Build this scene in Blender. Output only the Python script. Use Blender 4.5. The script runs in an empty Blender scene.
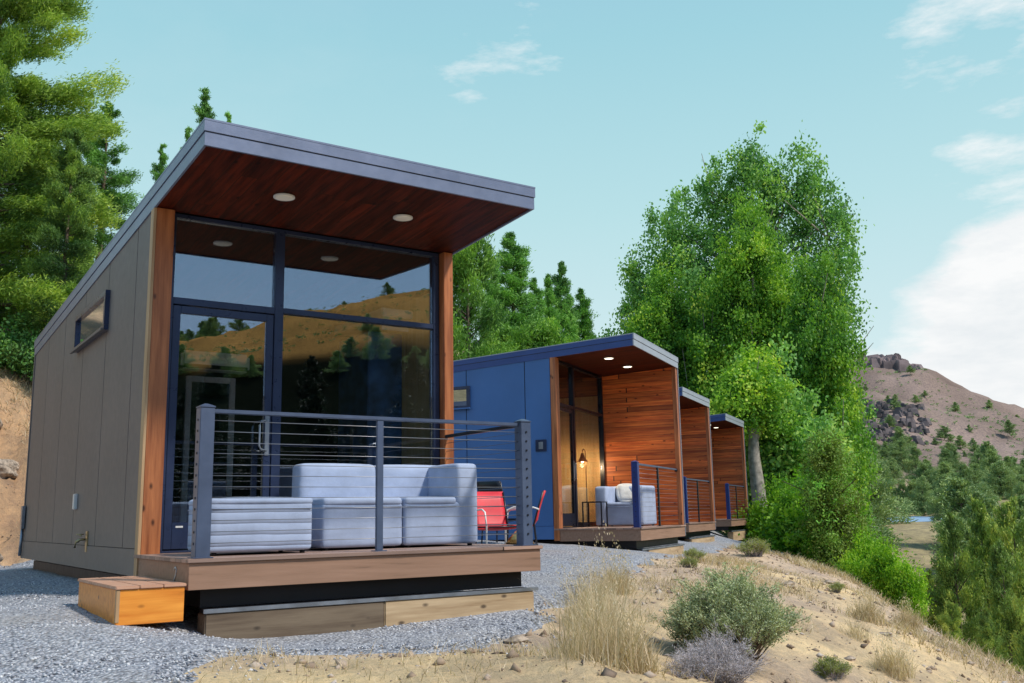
import bpy, bmesh, math, random
import numpy as np
from mathutils import Vector, Matrix
random.seed(7); RNG=np.random.default_rng(11)
S=bpy.context.scene; COL=S.collection
CAM=np.array([-1.9843,-6.9044,0.2529])
rad=math.radians
# ------------------------------------------------------------------ helpers
def tag(o,label=None,cat=None,group=None,kind=None):
    if label: o['label']=label
    if cat: o['category']=cat
    if group: o['group']=group
    if kind: o['kind']=kind
    return o
def empty(name,loc,rz=0,**k):
    o=bpy.data.objects.new(name,None); COL.objects.link(o); o.empty_display_size=.1
    o.location=loc; o.rotation_euler=(0,0,rz); return tag(o,**k)
def link(name,me,mat,parent=None):
    o=bpy.data.objects.new(name,me); COL.objects.link(o)
    if mat is not None and not me.materials: me.materials.append(mat)
    if parent: o.parent=parent
    return o
def copy_tree(o,parent=None,skip=()):
    c=o.copy(); COL.objects.link(c); c.parent=parent
    for ch in list(o.children):
        if ch.name.split('.')[0] not in skip: copy_tree(ch,c,skip)
    return c
class MB:
    def __init__(s): s.bm=bmesh.new()
    def hexa(s,P,bev=0):
        v=[s.bm.verts.new(p) for p in P]
        fs=[s.bm.faces.new([v[i] for i in q]) for q in ((0,3,2,1),(4,5,6,7),(0,1,5,4),(1,2,6,5),(2,3,7,6),(3,0,4,7))]
        if bev:
            es=list({e for f in fs for e in f.edges})
            bmesh.ops.bevel(s.bm,geom=es,offset=bev,segments=2,affect='EDGES',clamp_overlap=True)
        return s
    def box(s,x0,x1,y0,y1,z0,z1,bev=0):
        return s.hexa([(x0,y0,z0),(x1,y0,z0),(x1,y1,z0),(x0,y1,z0),(x0,y0,z1),(x1,y0,z1),(x1,y1,z1),(x0,y1,z1)],bev)
    def tube(s,pts,r,n=8,cap=True):
        pts=[Vector(p) for p in pts]; rr=r if hasattr(r,'__len__') else [r]*len(pts); rings=[]
        for i,p in enumerate(pts):
            t=(pts[min(i+1,len(pts)-1)]-pts[max(i-1,0)]).normalized()
            a=Vector((0,0,1)) if abs(t.z)<.9 else Vector((1,0,0))
            u=t.cross(a).normalized(); w=t.cross(u)
            rings.append([s.bm.verts.new(p+(u*math.cos(k*2*math.pi/n)+w*math.sin(k*2*math.pi/n))*rr[i]) for k in range(n)])
        for A,B in zip(rings,rings[1:]):
            for k in range(n):
                f=s.bm.faces.new((A[k],A[(k+1)%n],B[(k+1)%n],B[k])); f.smooth=True
        if cap: s.bm.faces.new(rings[0]); s.bm.faces.new(rings[-1][::-1])
        return s
    def lathe(s,prof,c=(0,0),n=24):
        rings=[[s.bm.verts.new((c[0]+r*math.cos(k*2*math.pi/n),c[1]+r*math.sin(k*2*math.pi/n),z)) for k in range(n)] for r,z in prof]
        for A,B in zip(rings,rings[1:]):
            for k in range(n):
                f=s.bm.faces.new((A[k],A[(k+1)%n],B[(k+1)%n],B[k])); f.smooth=True
        s.bm.faces.new(rings[0][::-1]); s.bm.faces.new(rings[-1]); return s
    def soft(s,x0,x1,y0,y1,z0,z1,r=.05,b=.02,n=14):
        c=Vector(((x0+x1)/2,(y0+y1)/2,(z0+z1)/2)); h=Vector((x1-x0,y1-y0,z1-z0))/2
        before=set(s.bm.verts)
        V={}
        def vert(i,j,k):
            if (i,j,k) in V: return V[(i,j,k)]
            def g(q):  # denser towards the edges
                t=q/n*2-1; return math.copysign(1-(1-abs(t))**1.5,t)
            q=[g(i),g(j),g(k)]
            p=Vector([q[a]*h[a] for a in range(3)]); inn=Vector([max(-h[a]+r,min(h[a]-r,p[a])) for a in range(3)])
            d=p-inn
            if d.length>1e-9:
                # keep it a rounded box
                p=inn+d.normalized()*min(r,d.length if max(abs(q[a]) for a in range(3))<1 else r)
            for a in range(3):
                o=[w for w in range(3) if w!=a]
                p[a]+=q[a]*b*(1-q[o[0]]**2)*(1-q[o[1]]**2)
            V[(i,j,k)]=s.bm.verts.new(c+p); return V[(i,j,k)]
        for a in range(3):
            for side in (0,n):
                for i in range(n):
                    for j in range(n):
                        q=[]
                        for di,dj in ((0,0),(1,0),(1,1),(0,1)):
                            t=[0,0,0]; t[a]=side; t[(a+1)%3]=i+di; t[(a+2)%3]=j+dj; q.append(vert(*t))
                        if side==0: q=q[::-1]
                        f=s.bm.faces.new(q); f.smooth=True
        return s
    def build(s,name,mat,parent=None,loc=None,rot=None):
        bmesh.ops.recalc_face_normals(s.bm,faces=s.bm.faces[:])
        me=bpy.data.meshes.new(name); s.bm.to_mesh(me); s.bm.free()
        o=link(name,me,mat,parent)
        if loc: o.location=loc
        if rot: o.rotation_euler=rot
        return o
def np_mesh(name,V,F,shade=None,smooth=False,col=None):
    me=bpy.data.meshes.new(name); V=np.asarray(V,np.float32); F=np.asarray(F,np.int32); k=F.shape[1]
    me.vertices.add(len(V)); me.vertices.foreach_set('co',V.ravel())
    me.loops.add(F.size); me.loops.foreach_set('vertex_index',F.ravel())
    me.polygons.add(len(F)); me.polygons.foreach_set('loop_start',np.arange(0,F.size,k,dtype=np.int32))
    try: me.polygons.foreach_set('loop_total',np.full(len(F),k,np.int32))
    except Exception: pass
    if smooth: me.polygons.foreach_set('use_smooth',np.ones(len(F),bool))
    if shade is not None:
        a=me.attributes.new('shade','FLOAT','POINT'); a.data.foreach_set('value',np.asarray(shade,np.float32))
    if col is not None:
        a=me.attributes.new('tint','FLOAT_COLOR','POINT'); c=np.ones((len(V),4),np.float32); c[:,:3]=col; a.data.foreach_set('color',c.ravel())
    me.update(); me.validate(); return me
# ------------------------------------------------------------------ materials
def nd(nt,t,**k):
    n=nt.nodes.new(t)
    for a,b in k.items():
        if a in ('op',): n.operation=b
        elif hasattr(n,a): setattr(n,a,b)
        else: n.inputs[a].default_value=b
    return n
def newmat(name):
    m=bpy.data.materials.new(name); m.use_nodes=True; nt=m.node_tree
    b=nt.nodes['Principled BSDF']; return m,nt,b
def ramp(nt,fac,stops):
    r=nt.nodes.new('ShaderNodeValToRGB'); e=r.color_ramp.elements
    while len(e)<len(stops): e.new(.5)
    for i,(p,c) in enumerate(stops): e[i].position=p; e[i].color=(*c,1)
    nt.links.new(fac,r.inputs[0]); return r.outputs[0]
def mixc(nt,fac,a,b,mode='MIX'):
    n=nt.nodes.new('ShaderNodeMix'); n.data_type='RGBA'; n.blend_type=mode
    for s,v in ((0,fac),(6,a),(7,b)):
        if isinstance(v,(int,float)): n.inputs[s].default_value=v
        elif isinstance(v,tuple): n.inputs[s].default_value=(*v,1)
        else: nt.links.new(v,n.inputs[s])
    return n.outputs[2]
def math_(nt,op,a,b=None,c=None):
    n=nt.nodes.new('ShaderNodeMath'); n.operation=op
    for i,v in enumerate((a,b,c)):
        if v is None: continue
        if isinstance(v,(int,float)): n.inputs[i].default_value=v
        else: nt.links.new(v,n.inputs[i])
    return n.outputs[0]
def noise(nt,scale,detail=5,rough=.55,vec=None,stretch=None,coord='Object'):
    if vec is None:
        tc=nt.nodes.new('ShaderNodeTexCoord'); vec=tc.outputs[coord]
    if stretch:
        mp=nt.nodes.new('ShaderNodeMapping'); mp.inputs['Scale'].default_value=stretch; nt.links.new(vec,mp.inputs[0]); vec=mp.outputs[0]
    n=nd(nt,'ShaderNodeTexNoise'); n.inputs['Scale'].default_value=scale; n.inputs['Detail'].default_value=detail; n.inputs['Roughness'].default_value=rough
    nt.links.new(vec,n.inputs['Vector']); return n.outputs['Fac']
def bump(nt,b,h,strength=.3,dist=.01):
    n=nt.nodes.new('ShaderNodeBump'); n.inputs['Strength'].default_value=strength; n.inputs['Distance'].default_value=dist
    nt.links.new(h,n.inputs['Height']); nt.links.new(n.outputs[0],b.inputs['Normal']); return n
def paint(name,c,rough=.5,metal=0,var=.12,dirt=.0,spec=.5,scale=3):
    m,nt,b=newmat(name); f=noise(nt,scale,6)
    d=tuple(max(0,x*(1-var*2)) for x in c); l=tuple(x*(1+var) for x in c)
    col=ramp(nt,f,[(.3,d),(.7,l)])
    if dirt:
        f2=noise(nt,1.3,8,.7,stretch=(3,3,.4)); col=mixc(nt,math_(nt,'MULTIPLY',f2,dirt),col,(.22,.19,.15))
    nt.links.new(col,b.inputs['Base Color']); b.inputs['Metallic'].default_value=metal
    b.inputs['Specular IOR Level'].default_value=spec
    fr=noise(nt,12,4); nt.links.new(math_(nt,'MULTIPLY_ADD',fr,.2,rough-.1),b.inputs['Roughness'])
    bump(nt,b,noise(nt,60,3),.08,.004); return m
def wood(name,c1,c2,axis=0,plank=0,pax=2,knots=True,rough=.55,gap=.05,line=(.02,.008,.003),length=2.2):
    """axis: grain direction, pax: direction across the planks"""
    m,nt,b=newmat(name); tc=nt.nodes.new('ShaderNodeTexCoord'); v=tc.outputs['Object']
    sp=nt.nodes.new('ShaderNodeSeparateXYZ'); nt.links.new(v,sp.inputs[0])
    st=[14,14,14]; st[axis]=.9
    off=v
    if plank:
        q=math_(nt,'DIVIDE',sp.outputs[pax],plank); row=math_(nt,'FLOOR',q); fr=math_(nt,'FRACT',q)
        wn=nt.nodes.new('ShaderNodeTexWhiteNoise'); wn.noise_dimensions='1D'; nt.links.new(row,wn.inputs['W'])
        lx=math_(nt,'ADD',math_(nt,'DIVIDE',sp.outputs[axis],length),math_(nt,'MULTIPLY',wn.outputs['Value'],7.3))
        seg=math_(nt,'FLOOR',lx); sfr=math_(nt,'FRACT',lx)
        wn2=nt.nodes.new('ShaderNodeTexWhiteNoise'); wn2.noise_dimensions='2D'
        cb=nt.nodes.new('ShaderNodeCombineXYZ'); nt.links.new(row,cb.inputs[0]); nt.links.new(seg,cb.inputs[1]); nt.links.new(cb.outputs[0],wn2.inputs['Vector'])
        ad=nt.nodes.new('ShaderNodeVectorMath'); ad.operation='MULTIPLY_ADD'; nt.links.new(wn2.outputs['Color'],ad.inputs[0]); ad.inputs[1].default_value=(9,9,9); nt.links.new(v,ad.inputs[2]); off=ad.outputs[0]
    g=noise(nt,1.6,8,.65,off,tuple(st)); 
    g2=noise(nt,5,3,.5,off,tuple(x*.35 for x in st))
    g=math_(nt,'MULTIPLY_ADD',g2,.5,math_(nt,'MULTIPLY',g,.6))
    dk=tuple(x*.35 for x in c1)
    col=ramp(nt,g,[(.3,dk),(.45,c1),(.72,c2)])
    if plank:
        col=mixc(nt,.75,col,mixc(nt,1,col,ramp(nt,wn2.outputs['Value'],[(0,(.45,.42,.4)),(.5,(.95,.95,.95)),(1,(1.5,1.4,1.3))]),'MULTIPLY'))
    if knots:
        ks=[5,5,5]; ks[axis]=2.6
        mp=nt.nodes.new('ShaderNodeMapping'); mp.inputs['Scale'].default_value=ks; nt.links.new(off,mp.inputs[0])
        vo=nt.nodes.new('ShaderNodeTexVoronoi'); vo.inputs['Scale'].default_value=1.5; nt.links.new(mp.outputs[0],vo.inputs['Vector'])
        kf=ramp(nt,vo.outputs['Distance'],[(.06,(1,1,1)),(.15,(0,0,0))]); col=mixc(nt,math_(nt,'MULTIPLY',kf,.85),col,(c1[0]*.12,c1[1]*.1,c1[2]*.1))
    h=g
    if plank:
        e=math_(nt,'LESS_THAN',fr,gap); e2=math_(nt,'LESS_THAN',sfr,.004); e=math_(nt,'MAXIMUM',e,e2)
        col=mixc(nt,e,col,line); h=math_(nt,'SUBTRACT',math_(nt,'MULTIPLY',g,.3),math_(nt,'MULTIPLY',e,1.0))
    nt.links.new(col,b.inputs['Base Color']); b.inputs['Roughness'].default_value=rough
    bump(nt,b,h,.4,.006); return m
def glass(name,refl=.16,tint=(.95,.96,.97),fk=.75):
    m,nt,b=newmat(name); nt.nodes.remove(b)
    out=[n for n in nt.nodes if n.type=='OUTPUT_MATERIAL'][0]
    t=nd(nt,'ShaderNodeBsdfTransparent'); t.inputs[0].default_value=(*tint,1)
    g=nd(nt,'ShaderNodeBsdfGlossy'); g.inputs['Color'].default_value=(.86,.93,1,1); g.inputs['Roughness'].default_value=.0
    lw=nt.nodes.new('ShaderNodeLayerWeight'); lw.inputs[0].default_value=.35
    f=math_(nt,'MULTIPLY_ADD',lw.outputs['Fresnel'],fk,refl)
    f=math_(nt,'MINIMUM',f,.95)
    mx=nt.nodes.new('ShaderNodeMixShader'); nt.links.new(f,mx.inputs[0]); nt.links.new(t.outputs[0],mx.inputs[1]); nt.links.new(g.outputs[0],mx.inputs[2])
    bp=nt.nodes.new('ShaderNodeBump'); bp.inputs['Strength'].default_value=.05; bp.inputs['Distance'].default_value=.01
    nt.links.new(noise(nt,.9,2),bp.inputs['Height']); nt.links.new(bp.outputs[0],g.inputs['Normal'])
    nt.links.new(mx.outputs[0],out.inputs[0]); return m
def leaf(name,stops,trans=.35,rough=.55,nscale=.35,spec=.3):
    m,nt,b=newmat(name); at=nt.nodes.new('ShaderNodeAttribute'); at.attribute_name='shade'
    tc=nt.nodes.new('ShaderNodeTexCoord'); nz=noise(nt,nscale,3,.6,tc.outputs['Object'])
    oi=nt.nodes.new('ShaderNodeObjectInfo')
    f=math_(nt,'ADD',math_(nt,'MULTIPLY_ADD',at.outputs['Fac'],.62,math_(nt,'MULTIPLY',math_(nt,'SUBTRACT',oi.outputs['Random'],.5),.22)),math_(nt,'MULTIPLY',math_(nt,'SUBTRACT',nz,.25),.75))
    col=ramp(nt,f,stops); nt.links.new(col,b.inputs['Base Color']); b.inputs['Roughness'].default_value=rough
    b.inputs['Specular IOR Level'].default_value=spec
    tr=nd(nt,'ShaderNodeBsdfTranslucent'); nt.links.new(mixc(nt,1,col,(1.15,1.25,.6),'MULTIPLY'),tr.inputs[0])
    mx=nt.nodes.new('ShaderNodeMixShader'); mx.inputs[0].default_value=trans
    out=[n for n in nt.nodes if n.type=='OUTPUT_MATERIAL'][0]
    nt.links.new(b.outputs[0],mx.inputs[1]); nt.links.new(tr.outputs[0],mx.inputs[2]); nt.links.new(mx.outputs[0],out.inputs[0]); return m
def emis(name,c,s):
    m,nt,b=newmat(name); b.inputs['Base Color'].default_value=(*c,1); b.inputs['Emission Color'].default_value=(*c,1); b.inputs['Emission Strength'].default_value=s
    nt.links.new(mixc(nt,noise(nt,4),c,tuple(x*.9 for x in c)),b.inputs['Base Color']); return m
def fabric(name,c,scale=1,rib=0):
    m,nt,b=newmat(name); w=noise(nt,4*scale,5,.6); wr=math_(nt,'ADD',noise(nt,5*scale,3,.5),math_(nt,'MULTIPLY',noise(nt,2.2*scale,2,.4,stretch=(1,1,3)),1.3)); fine=noise(nt,420,2)
    f=math_(nt,'MULTIPLY_ADD',fine,.5,math_(nt,'MULTIPLY',w,.6))
    col=ramp(nt,f,[(.3,tuple(x*.72 for x in c)),(.7,tuple(min(1,x*1.12) for x in c))]); nt.links.new(col,b.inputs['Base Color'])
    b.inputs['Roughness'].default_value=.95; b.inputs['Specular IOR Level'].default_value=.15
    h=math_(nt,'MULTIPLY_ADD',fine,.08,wr)
    if rib:
        tc=nt.nodes.new('ShaderNodeTexCoord'); sp=nt.nodes.new('ShaderNodeSeparateXYZ'); nt.links.new(tc.outputs['Object'],sp.inputs[0])
        zz=math_(nt,'ADD',sp.outputs[2],math_(nt,'MULTIPLY',noise(nt,1.6,2),.035)); q=math_(nt,'FRACT',math_(nt,'DIVIDE',zz,rib)); pr=math_(nt,'SINE',math_(nt,'MULTIPLY',q,math.pi)); pr=math_(nt,'POWER',pr,.35)
        col=mixc(nt,math_(nt,'MULTIPLY',math_(nt,'LESS_THAN',pr,.42),.35),col,(.16,.18,.26)); nt.links.new(col,b.inputs['Base Color']); h=math_(nt,'MULTIPLY_ADD',pr,1.3,math_(nt,'MULTIPLY',h,.4))
    bump(nt,b,h,.35 if not rib else .4,.03); return m
M={}
M['grey_panel']=paint('taupe_grey_cladding_paint',(.122,.108,.112),.55,var=.06,dirt=.25,scale=1.2)
def splash(m,z1=.75):
    nt=m.node_tree; b=nt.nodes['Principled BSDF']; src=b.inputs['Base Color'].links[0].from_socket
    tc=nt.nodes.new('ShaderNodeTexCoord'); sp=nt.nodes.new('ShaderNodeSeparateXYZ'); nt.links.new(tc.outputs['Object'],sp.inputs[0])
    mr=nt.nodes.new('ShaderNodeMapRange'); nt.links.new(math_(nt,'ADD',sp.outputs[2],math_(nt,'MULTIPLY',noise(nt,6,6,.7),-.5)),mr.inputs[0]); mr.inputs[1].default_value=z1-.3; mr.inputs[2].default_value=-.45; mr.inputs[4].default_value=.35
    nt.links.new(mixc(nt,mr.outputs[0],src,(.26,.22,.18)),b.inputs['Base Color'])
splash(M['grey_panel'])
M['groove']=paint('dark_groove',(.03,.03,.03),.8)
M['blue_panel']=paint('blue_cladding_paint',(.05,.155,.40),.5,var=.06,dirt=.06,scale=1.2)
M['fascia']=paint('blue_grey_metal_fascia',(.165,.20,.30),.38,metal=.25,var=.08)
M['fascia_blue_shaded']=paint('shaded_blue_metal_fascia',(.03,.07,.24),.4,metal=.1,var=.06)  # same metal as the pale front, its shaded tone put into the colour
M['fascia_pale_sunlit']=paint('sunlit_pale_metal_fascia',(.32,.36,.43),.4,metal=.2,var=.06)  # sun-facing tone of the fascia put into the colour
M['drip']=paint('dark_drip_line',(.05,.06,.09),.5)
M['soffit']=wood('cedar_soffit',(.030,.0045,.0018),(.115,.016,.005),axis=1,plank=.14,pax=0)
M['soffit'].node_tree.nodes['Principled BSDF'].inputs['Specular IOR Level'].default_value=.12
M['jamb']=wood('stained_pine_trim',(.26,.08,.028),(.52,.19,.07),axis=2,rough=.4)
M['jamb_edge']=wood('raw_trim_edge',(.36,.22,.11),(.5,.33,.18),axis=2,knots=False)
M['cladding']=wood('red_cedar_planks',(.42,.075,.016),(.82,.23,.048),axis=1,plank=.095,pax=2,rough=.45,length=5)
M['deck_top']=wood('composite_deck_boards',(.26,.17,.135),(.36,.245,.20),axis=0,plank=.14,pax=1,knots=False,length=3.2,gap=.04)
M['deck_fascia']=wood('brown_composite_fascia',(.27,.155,.10),(.34,.20,.135),axis=0,knots=False,rough=.6)
M['frame']=paint('dark_window_frame',(.032,.048,.105),.3,metal=.3)
M['frame_dark']=paint('black_window_frame',(.012,.014,.025),.3,metal=.3)
M['rail']=paint('slate_rail_paint',(.085,.115,.19),.38,metal=.2)
M['rail_dark']=paint('dark_bar_paint',(.015,.017,.026),.35,metal=.2)
M['rail_blue']=paint('deep_blue_post_paint',(.02,.045,.20),.38,metal=.1)
M['cable']=paint('steel_cable',(.30,.31,.34),.35,metal=.6)
M['steel']=paint('galvanised_steel',(.32,.35,.40),.4,metal=.7,var=.2)
M['black']=paint('black_steel_chassis',(.008,.008,.012),.5,metal=.2)
M['light_off']=paint('white_lens',(.92,.88,.76),.4)
M['light_on']=emis('lit_lens',(1,.9,.7),3.2)
M['glass']=glass('window_glass')
M['glass_clear']=glass('lit_room_glass',.03,(.85,.87,.88),.3)
M['glass_dark']=glass('dark_reflective_glass',.45,(.3,.34,.4))
M['timber_grey']=wood('weathered_beam',(.11,.075,.048),(.20,.15,.10),axis=0,rough=.8)
M['timber_tan']=wood('fresh_pine_beam',(.36,.24,.13),(.56,.41,.25),axis=0,rough=.75)
M['step_wood']=wood('orange_stained_plywood',(.68,.22,.025),(.88,.36,.055),axis=0,rough=.4,knots=True)
M['step_top']=wood('step_tread',(.46,.24,.15),(.62,.37,.25),axis=0,rough=.6,knots=False)
M['sofa']=fabric('pale_blue_outdoor_fabric',(.37,.44,.60))
M['sofa_rib']=fabric('ribbed_pale_blue_fabric',(.37,.44,.60),rib=.083)
M['sofa_in']=fabric('indoor_blue_fabric',(.22,.33,.55))
M['pillow']=fabric('cream_pillow',(.6,.6,.58),2)
M['red']=paint('red_sling_fabric',(.72,.035,.05),.5,var=.1)
M['white']=paint('white_enamel',(.72,.72,.70),.4)
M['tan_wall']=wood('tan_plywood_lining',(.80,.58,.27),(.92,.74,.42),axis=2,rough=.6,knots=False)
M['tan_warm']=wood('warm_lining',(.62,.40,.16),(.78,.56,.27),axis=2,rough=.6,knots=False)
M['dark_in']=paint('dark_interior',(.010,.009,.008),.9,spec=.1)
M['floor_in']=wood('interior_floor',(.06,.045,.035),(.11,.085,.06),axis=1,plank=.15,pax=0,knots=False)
M['blue_in']=paint('blue_tall_panel',(.05,.14,.34),.35,var=.35,scale=5)
M['copper']=paint('brass_cone_metal',(.75,.45,.16),.3,metal=.9,var=.25,scale=9)
M['bronze']=paint('bronze_lamp',(.10,.055,.03),.4,metal=.8)
M['brass']=paint('brass_fitting',(.45,.36,.2),.4,metal=.9)
M['bark']=paint('grey_brown_bark',(.14,.105,.075),.9,var=.35,scale=8)
M['bark_pale']=paint('pale_grey_bark',(.34,.31,.27),.85,var=.3,scale=6)
M['pine']=leaf('pine_needles',[(.0,(0.0302,0.0836,0.0328)),(.35,(0.119,0.235,0.0515)),(.62,(0.345,0.516,0.0819)),(1,(0.712,0.787,0.14))],.3)
M['fir']=leaf('dark_conifer_needles',[(.0,(0.0374,0.0936,0.0351)),(.4,(0.117,0.285,0.0644)),(.7,(0.282,0.57,0.117)),(1,(0.562,0.802,0.176))],.28)
M['shade_fir']=leaf('shaded_conifer_needles',[(.0,(0.0072,0.0144,0.008)),(.5,(0.018,0.0324,0.016)),(1,(0.054,0.081,0.032))],.1)  # darker copy of the needles with shade put into the colour
M['juniper']=leaf('juniper_needles',[(.0,(0.0635,0.117,0.0402)),(.4,(0.211,0.335,0.0745)),(.7,(0.529,0.6,0.128)),(1,(0.663,0.612,0.215))],.25)
M['juniper_far']=leaf('far_juniper_foliage',[(.0,(0.1,0.155,0.0779)),(.4,(0.2,0.31,0.125)),(.75,(0.402,0.506,0.196)),(1,(0.669,0.674,0.279))],.2,nscale=.2)
M['bright_jun']=leaf('bright_bushy_needles',[(.0,(0.0409,0.12,0.0314)),(.35,(0.15,0.319,0.0524)),(.65,(0.354,0.598,0.0786)),(1,(0.707,0.836,0.157))],.3)
M['pop_front']=leaf('poplar_leaves',[(.0,(0.0298,0.1,0.0244)),(.35,(0.12,0.302,0.0426)),(.62,(0.329,0.562,0.0608)),(1,(0.837,0.85,0.152))],.4)
M['pop_back']=leaf('rear_poplar_leaves',[(.0,(0.0482,0.141,0.0575)),(.4,(0.16,0.366,0.108)),(.7,(0.362,0.619,0.144)),(1,(0.803,0.85,0.251))],.38)
M['shrub']=leaf('bright_shrub_leaves',[(.0,(0.0287,0.1,0.00975)),(.35,(0.115,0.3,0.0195)),(.65,(0.287,0.525,0.0325)),(1,(0.546,0.7,0.0813))],.4,nscale=1.2)
M['brown_fol']=leaf('dying_brown_foliage',[(.0,(0.0528,0.0919,0.0215)),(.35,(0.172,0.236,0.0429)),(.6,(0.264,0.446,0.0751)),(1,(0.264,0.787,0.107))],.25,nscale=.9)
M['sage']=leaf('sagebrush_leaves',[(.0,(0.118,0.14,0.0762)),(.4,(0.353,0.406,0.228)),(.7,(0.657,0.711,0.402)),(1,(0.85,0.85,0.534))],.2,nscale=3)
M['dead']=leaf('dead_grey_twigs',[(.0,(0.224,0.192,0.204)),(.5,(0.512,0.464,0.493)),(1,(0.8,0.736,0.748))],.1,nscale=3)
M['straw']=leaf('dry_straw',[(.0,(0.275,0.198,0.114)),(.4,(0.55,0.431,0.277)),(.7,(0.748,0.617,0.455)),(1,(0.85,0.815,0.715))],.25,nscale=2)
M['weed']=leaf('yellow_green_weed',[(.0,(.12,.14,.04)),(.4,(.28,.32,.09)),(1,(.5,.5,.2))],.3,nscale=3)
# ------------------------------------------------------------------ noise / terrain
_perm=np.random.default_rng(3).random((256,256))
def vnoise(x,y):
    xi=np.floor(x).astype(int); yi=np.floor(y).astype(int); fx=x-xi; fy=y-yi
    fx=fx*fx*(3-2*fx); fy=fy*fy*(3-2*fy)
    g=lambda a,b:_perm[a&255,b&255]
    return (g(xi,yi)*(1-fx)+g(xi+1,yi)*fx)*(1-fy)+(g(xi,yi+1)*(1-fx)+g(xi+1,yi+1)*fx)*fy
def fbm(x,y,o=5,g=.5):
    r=0;a=1;t=0
    for i in range(o):
        r=r+a*(vnoise(x*2**i+17.3*i,y*2**i-9.1*i)-.5); t+=a; a*=g
    return r/t*2
CP=np.array([
(-1.25,-1.1,-.6),(1.7,-2.7,-.62),(-2,-7,-.66),(-.4,-4,-.62),(1.3,-5.5,-.85),(3,-5,-1.3),(0.3,-.1,-.62),(1.5,0,-.59),(2.9,0,-.555),(-.45,.4,-.40),(-.5,-.3,-.41),(-.5,1.2,-.38),(0,-.25,-.5),(-.05,1.4,-.38),(0,5,-.36),(.2,8,-.34),(-3,3,-.48),(-6,0,-.55),(-6,6,-.42),(-8,-6,-.6),
(3,3,-.38),(4,1.5,-.44),(5.4,3,-.4),(5.2,1.7,-.46),(7.6,3.9,-.38),(8,6,-.28),(3,7,-.3),(3.7,9.5,-.1),(8.9,4.9,-.42),(11.2,6.6,-.56),(10,9,-.25),(14.3,9.5,-.5),(16.9,11.3,-.56),(20.1,13.7,-.5),(22.7,15.3,-.58),(17,14,-.25),(22,18,-.2),(25,19,-.4),
(0.1,11,-.25),(.5,13,1.0),(.97,15.1,2.7),(.6,17.5,4.4),(-3,10,-.2),(-4,16,4.0),(-9,10,1),(-12,4,0),(-10,16,5),(5,14,1.5),(8,17,2.2),(4,19,4.5),(12,18,1.6),(15,24,2.8),(22,25,1.8),(10,25,4.6),
(4.57,-.13,-.62),(5,-1.2,-.95),(3.1,-1.9,-.86),(3.9,-1.1,-.84),(4.6,-1.9,-1.15),(8.3,1.1,-.98),(9.2,-.6,-1.66),(11.2,1.69,-1.5),(13.7,4.85,-1.16),(7,.8,-.74),(10.5,4.2,-.72),(14,7.2,-.66),(19.3,10.8,-.92),(21.3,14.2,-.5),
(13.3,1.7,-3.4),(16.5,.9,-5),(11.5,-1.3,-3.6),(15,3.6,-2.7),(19,6.5,-3.1),(25,11.5,-3.2),(22,7,-4.6),(28,17,-2.3),(24,3,-6.4),(8,-4,-3.1),(6,-8,-3.6),(12,-6,-5.2),(1.5,-9,-1.5),(18,-6,-7),(0,-14,-2.2),(8,-14,-5.5),(-6,-14,-1),(30,22,-1.4),(30,10,-5.5),(-16,-8,-.4),(-18,8,1.5)],float)
def _tps_fit(P):
    n=len(P); d=np.hypot(P[:,None,0]-P[None,:,0],P[:,None,1]-P[None,:,1])
    K=d**2*np.log(d+1e-9)+np.eye(n)*.3; A=np.zeros((n+3,n+3)); A[:n,:n]=K; Q=np.c_[np.ones(n),P[:,:2]]; A[:n,n:]=Q; A[n:,:n]=Q.T
    return np.linalg.solve(A,np.r_[P[:,2],0,0,0])
_W=_tps_fit(CP)
def tps(x,y):
    out=_W[len(CP)]+_W[len(CP)+1]*x+_W[len(CP)+2]*y
    for (a,b,_),w in zip(CP,_W):
        d=np.hypot(x-a,y-b); out=out+w*d**2*np.log(d+1e-9)
    return out
AZ=[-180,-120,-60,-20,0,20,35,45,50,54,57,60,63,70,90,120,150,165,180]
RR=[20,30,45,70,100,160,300,600,1500]
TB=np.array([[-.8,-1.5,-2,-3,-2,4,35,72,90],[0,1,3,6,10,20,40,60,60],[1,4,8,14,20,32,55,80,80],[1.5,6,9,13,18,28,50,80,80],[3,6,9,13,18,28,50,80,80],[1.5,5,8.5,12,17,27,50,82,85],
[-.3,1.5,5,9,13,24,52,84,80],[-.4,-.6,.5,2,4,10,30,80,70],[-.5,-1.5,-3,-3,-2.4,-1,18,80,75],[-1.8,-4,-5.6,-4.6,-2.4,-1.4,9,83,80],[-3,-5.2,-6.4,-5,-2.5,-1.4,7,80,80],[-4,-6,-7,-5.4,-2.8,-1.5,6,60,60],[-4.6,-6.6,-7.4,-5.6,-3.4,-2,6,50,50],[-5,-8,-9,-7,-4,-1,8,36,40],
[-6,-10,-13,-16,-16,-11,4,30,40],[-6,-10,-14,-18,-18,-5,34,80,90],[-4.5,-9,-13,-17,-14,8,64,145,150],[-2,-5,-8,-11,-8,8,52,98,110],[-.8,-1.5,-2,-3,-2,4,35,72,90]],float)
_ga=np.arange(-180,181,1.); _gl=np.linspace(math.log(20),math.log(1500),240)
_t=np.array([np.interp(_ga,AZ,TB[:,j]) for j in range(len(RR))])
_t=np.array([np.interp(_gl,np.log(RR),_t[:,i]) for i in range(len(_ga))])
def _blur(a,s,axis,wrap=False):
    k=np.exp(-.5*(np.arange(-3*s,3*s+1)/s)**2); k/=k.sum(); r=3*s
    a=np.moveaxis(a,axis,0); p=np.concatenate([a[-r-1:-1],a,a[1:r+1]]) if wrap else np.concatenate([np.repeat(a[:1],r,0),a,np.repeat(a[-1:],r,0)])
    o=sum(k[i]*p[i:i+len(a)] for i in range(2*r+1)); return np.moveaxis(o,0,axis)
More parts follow.
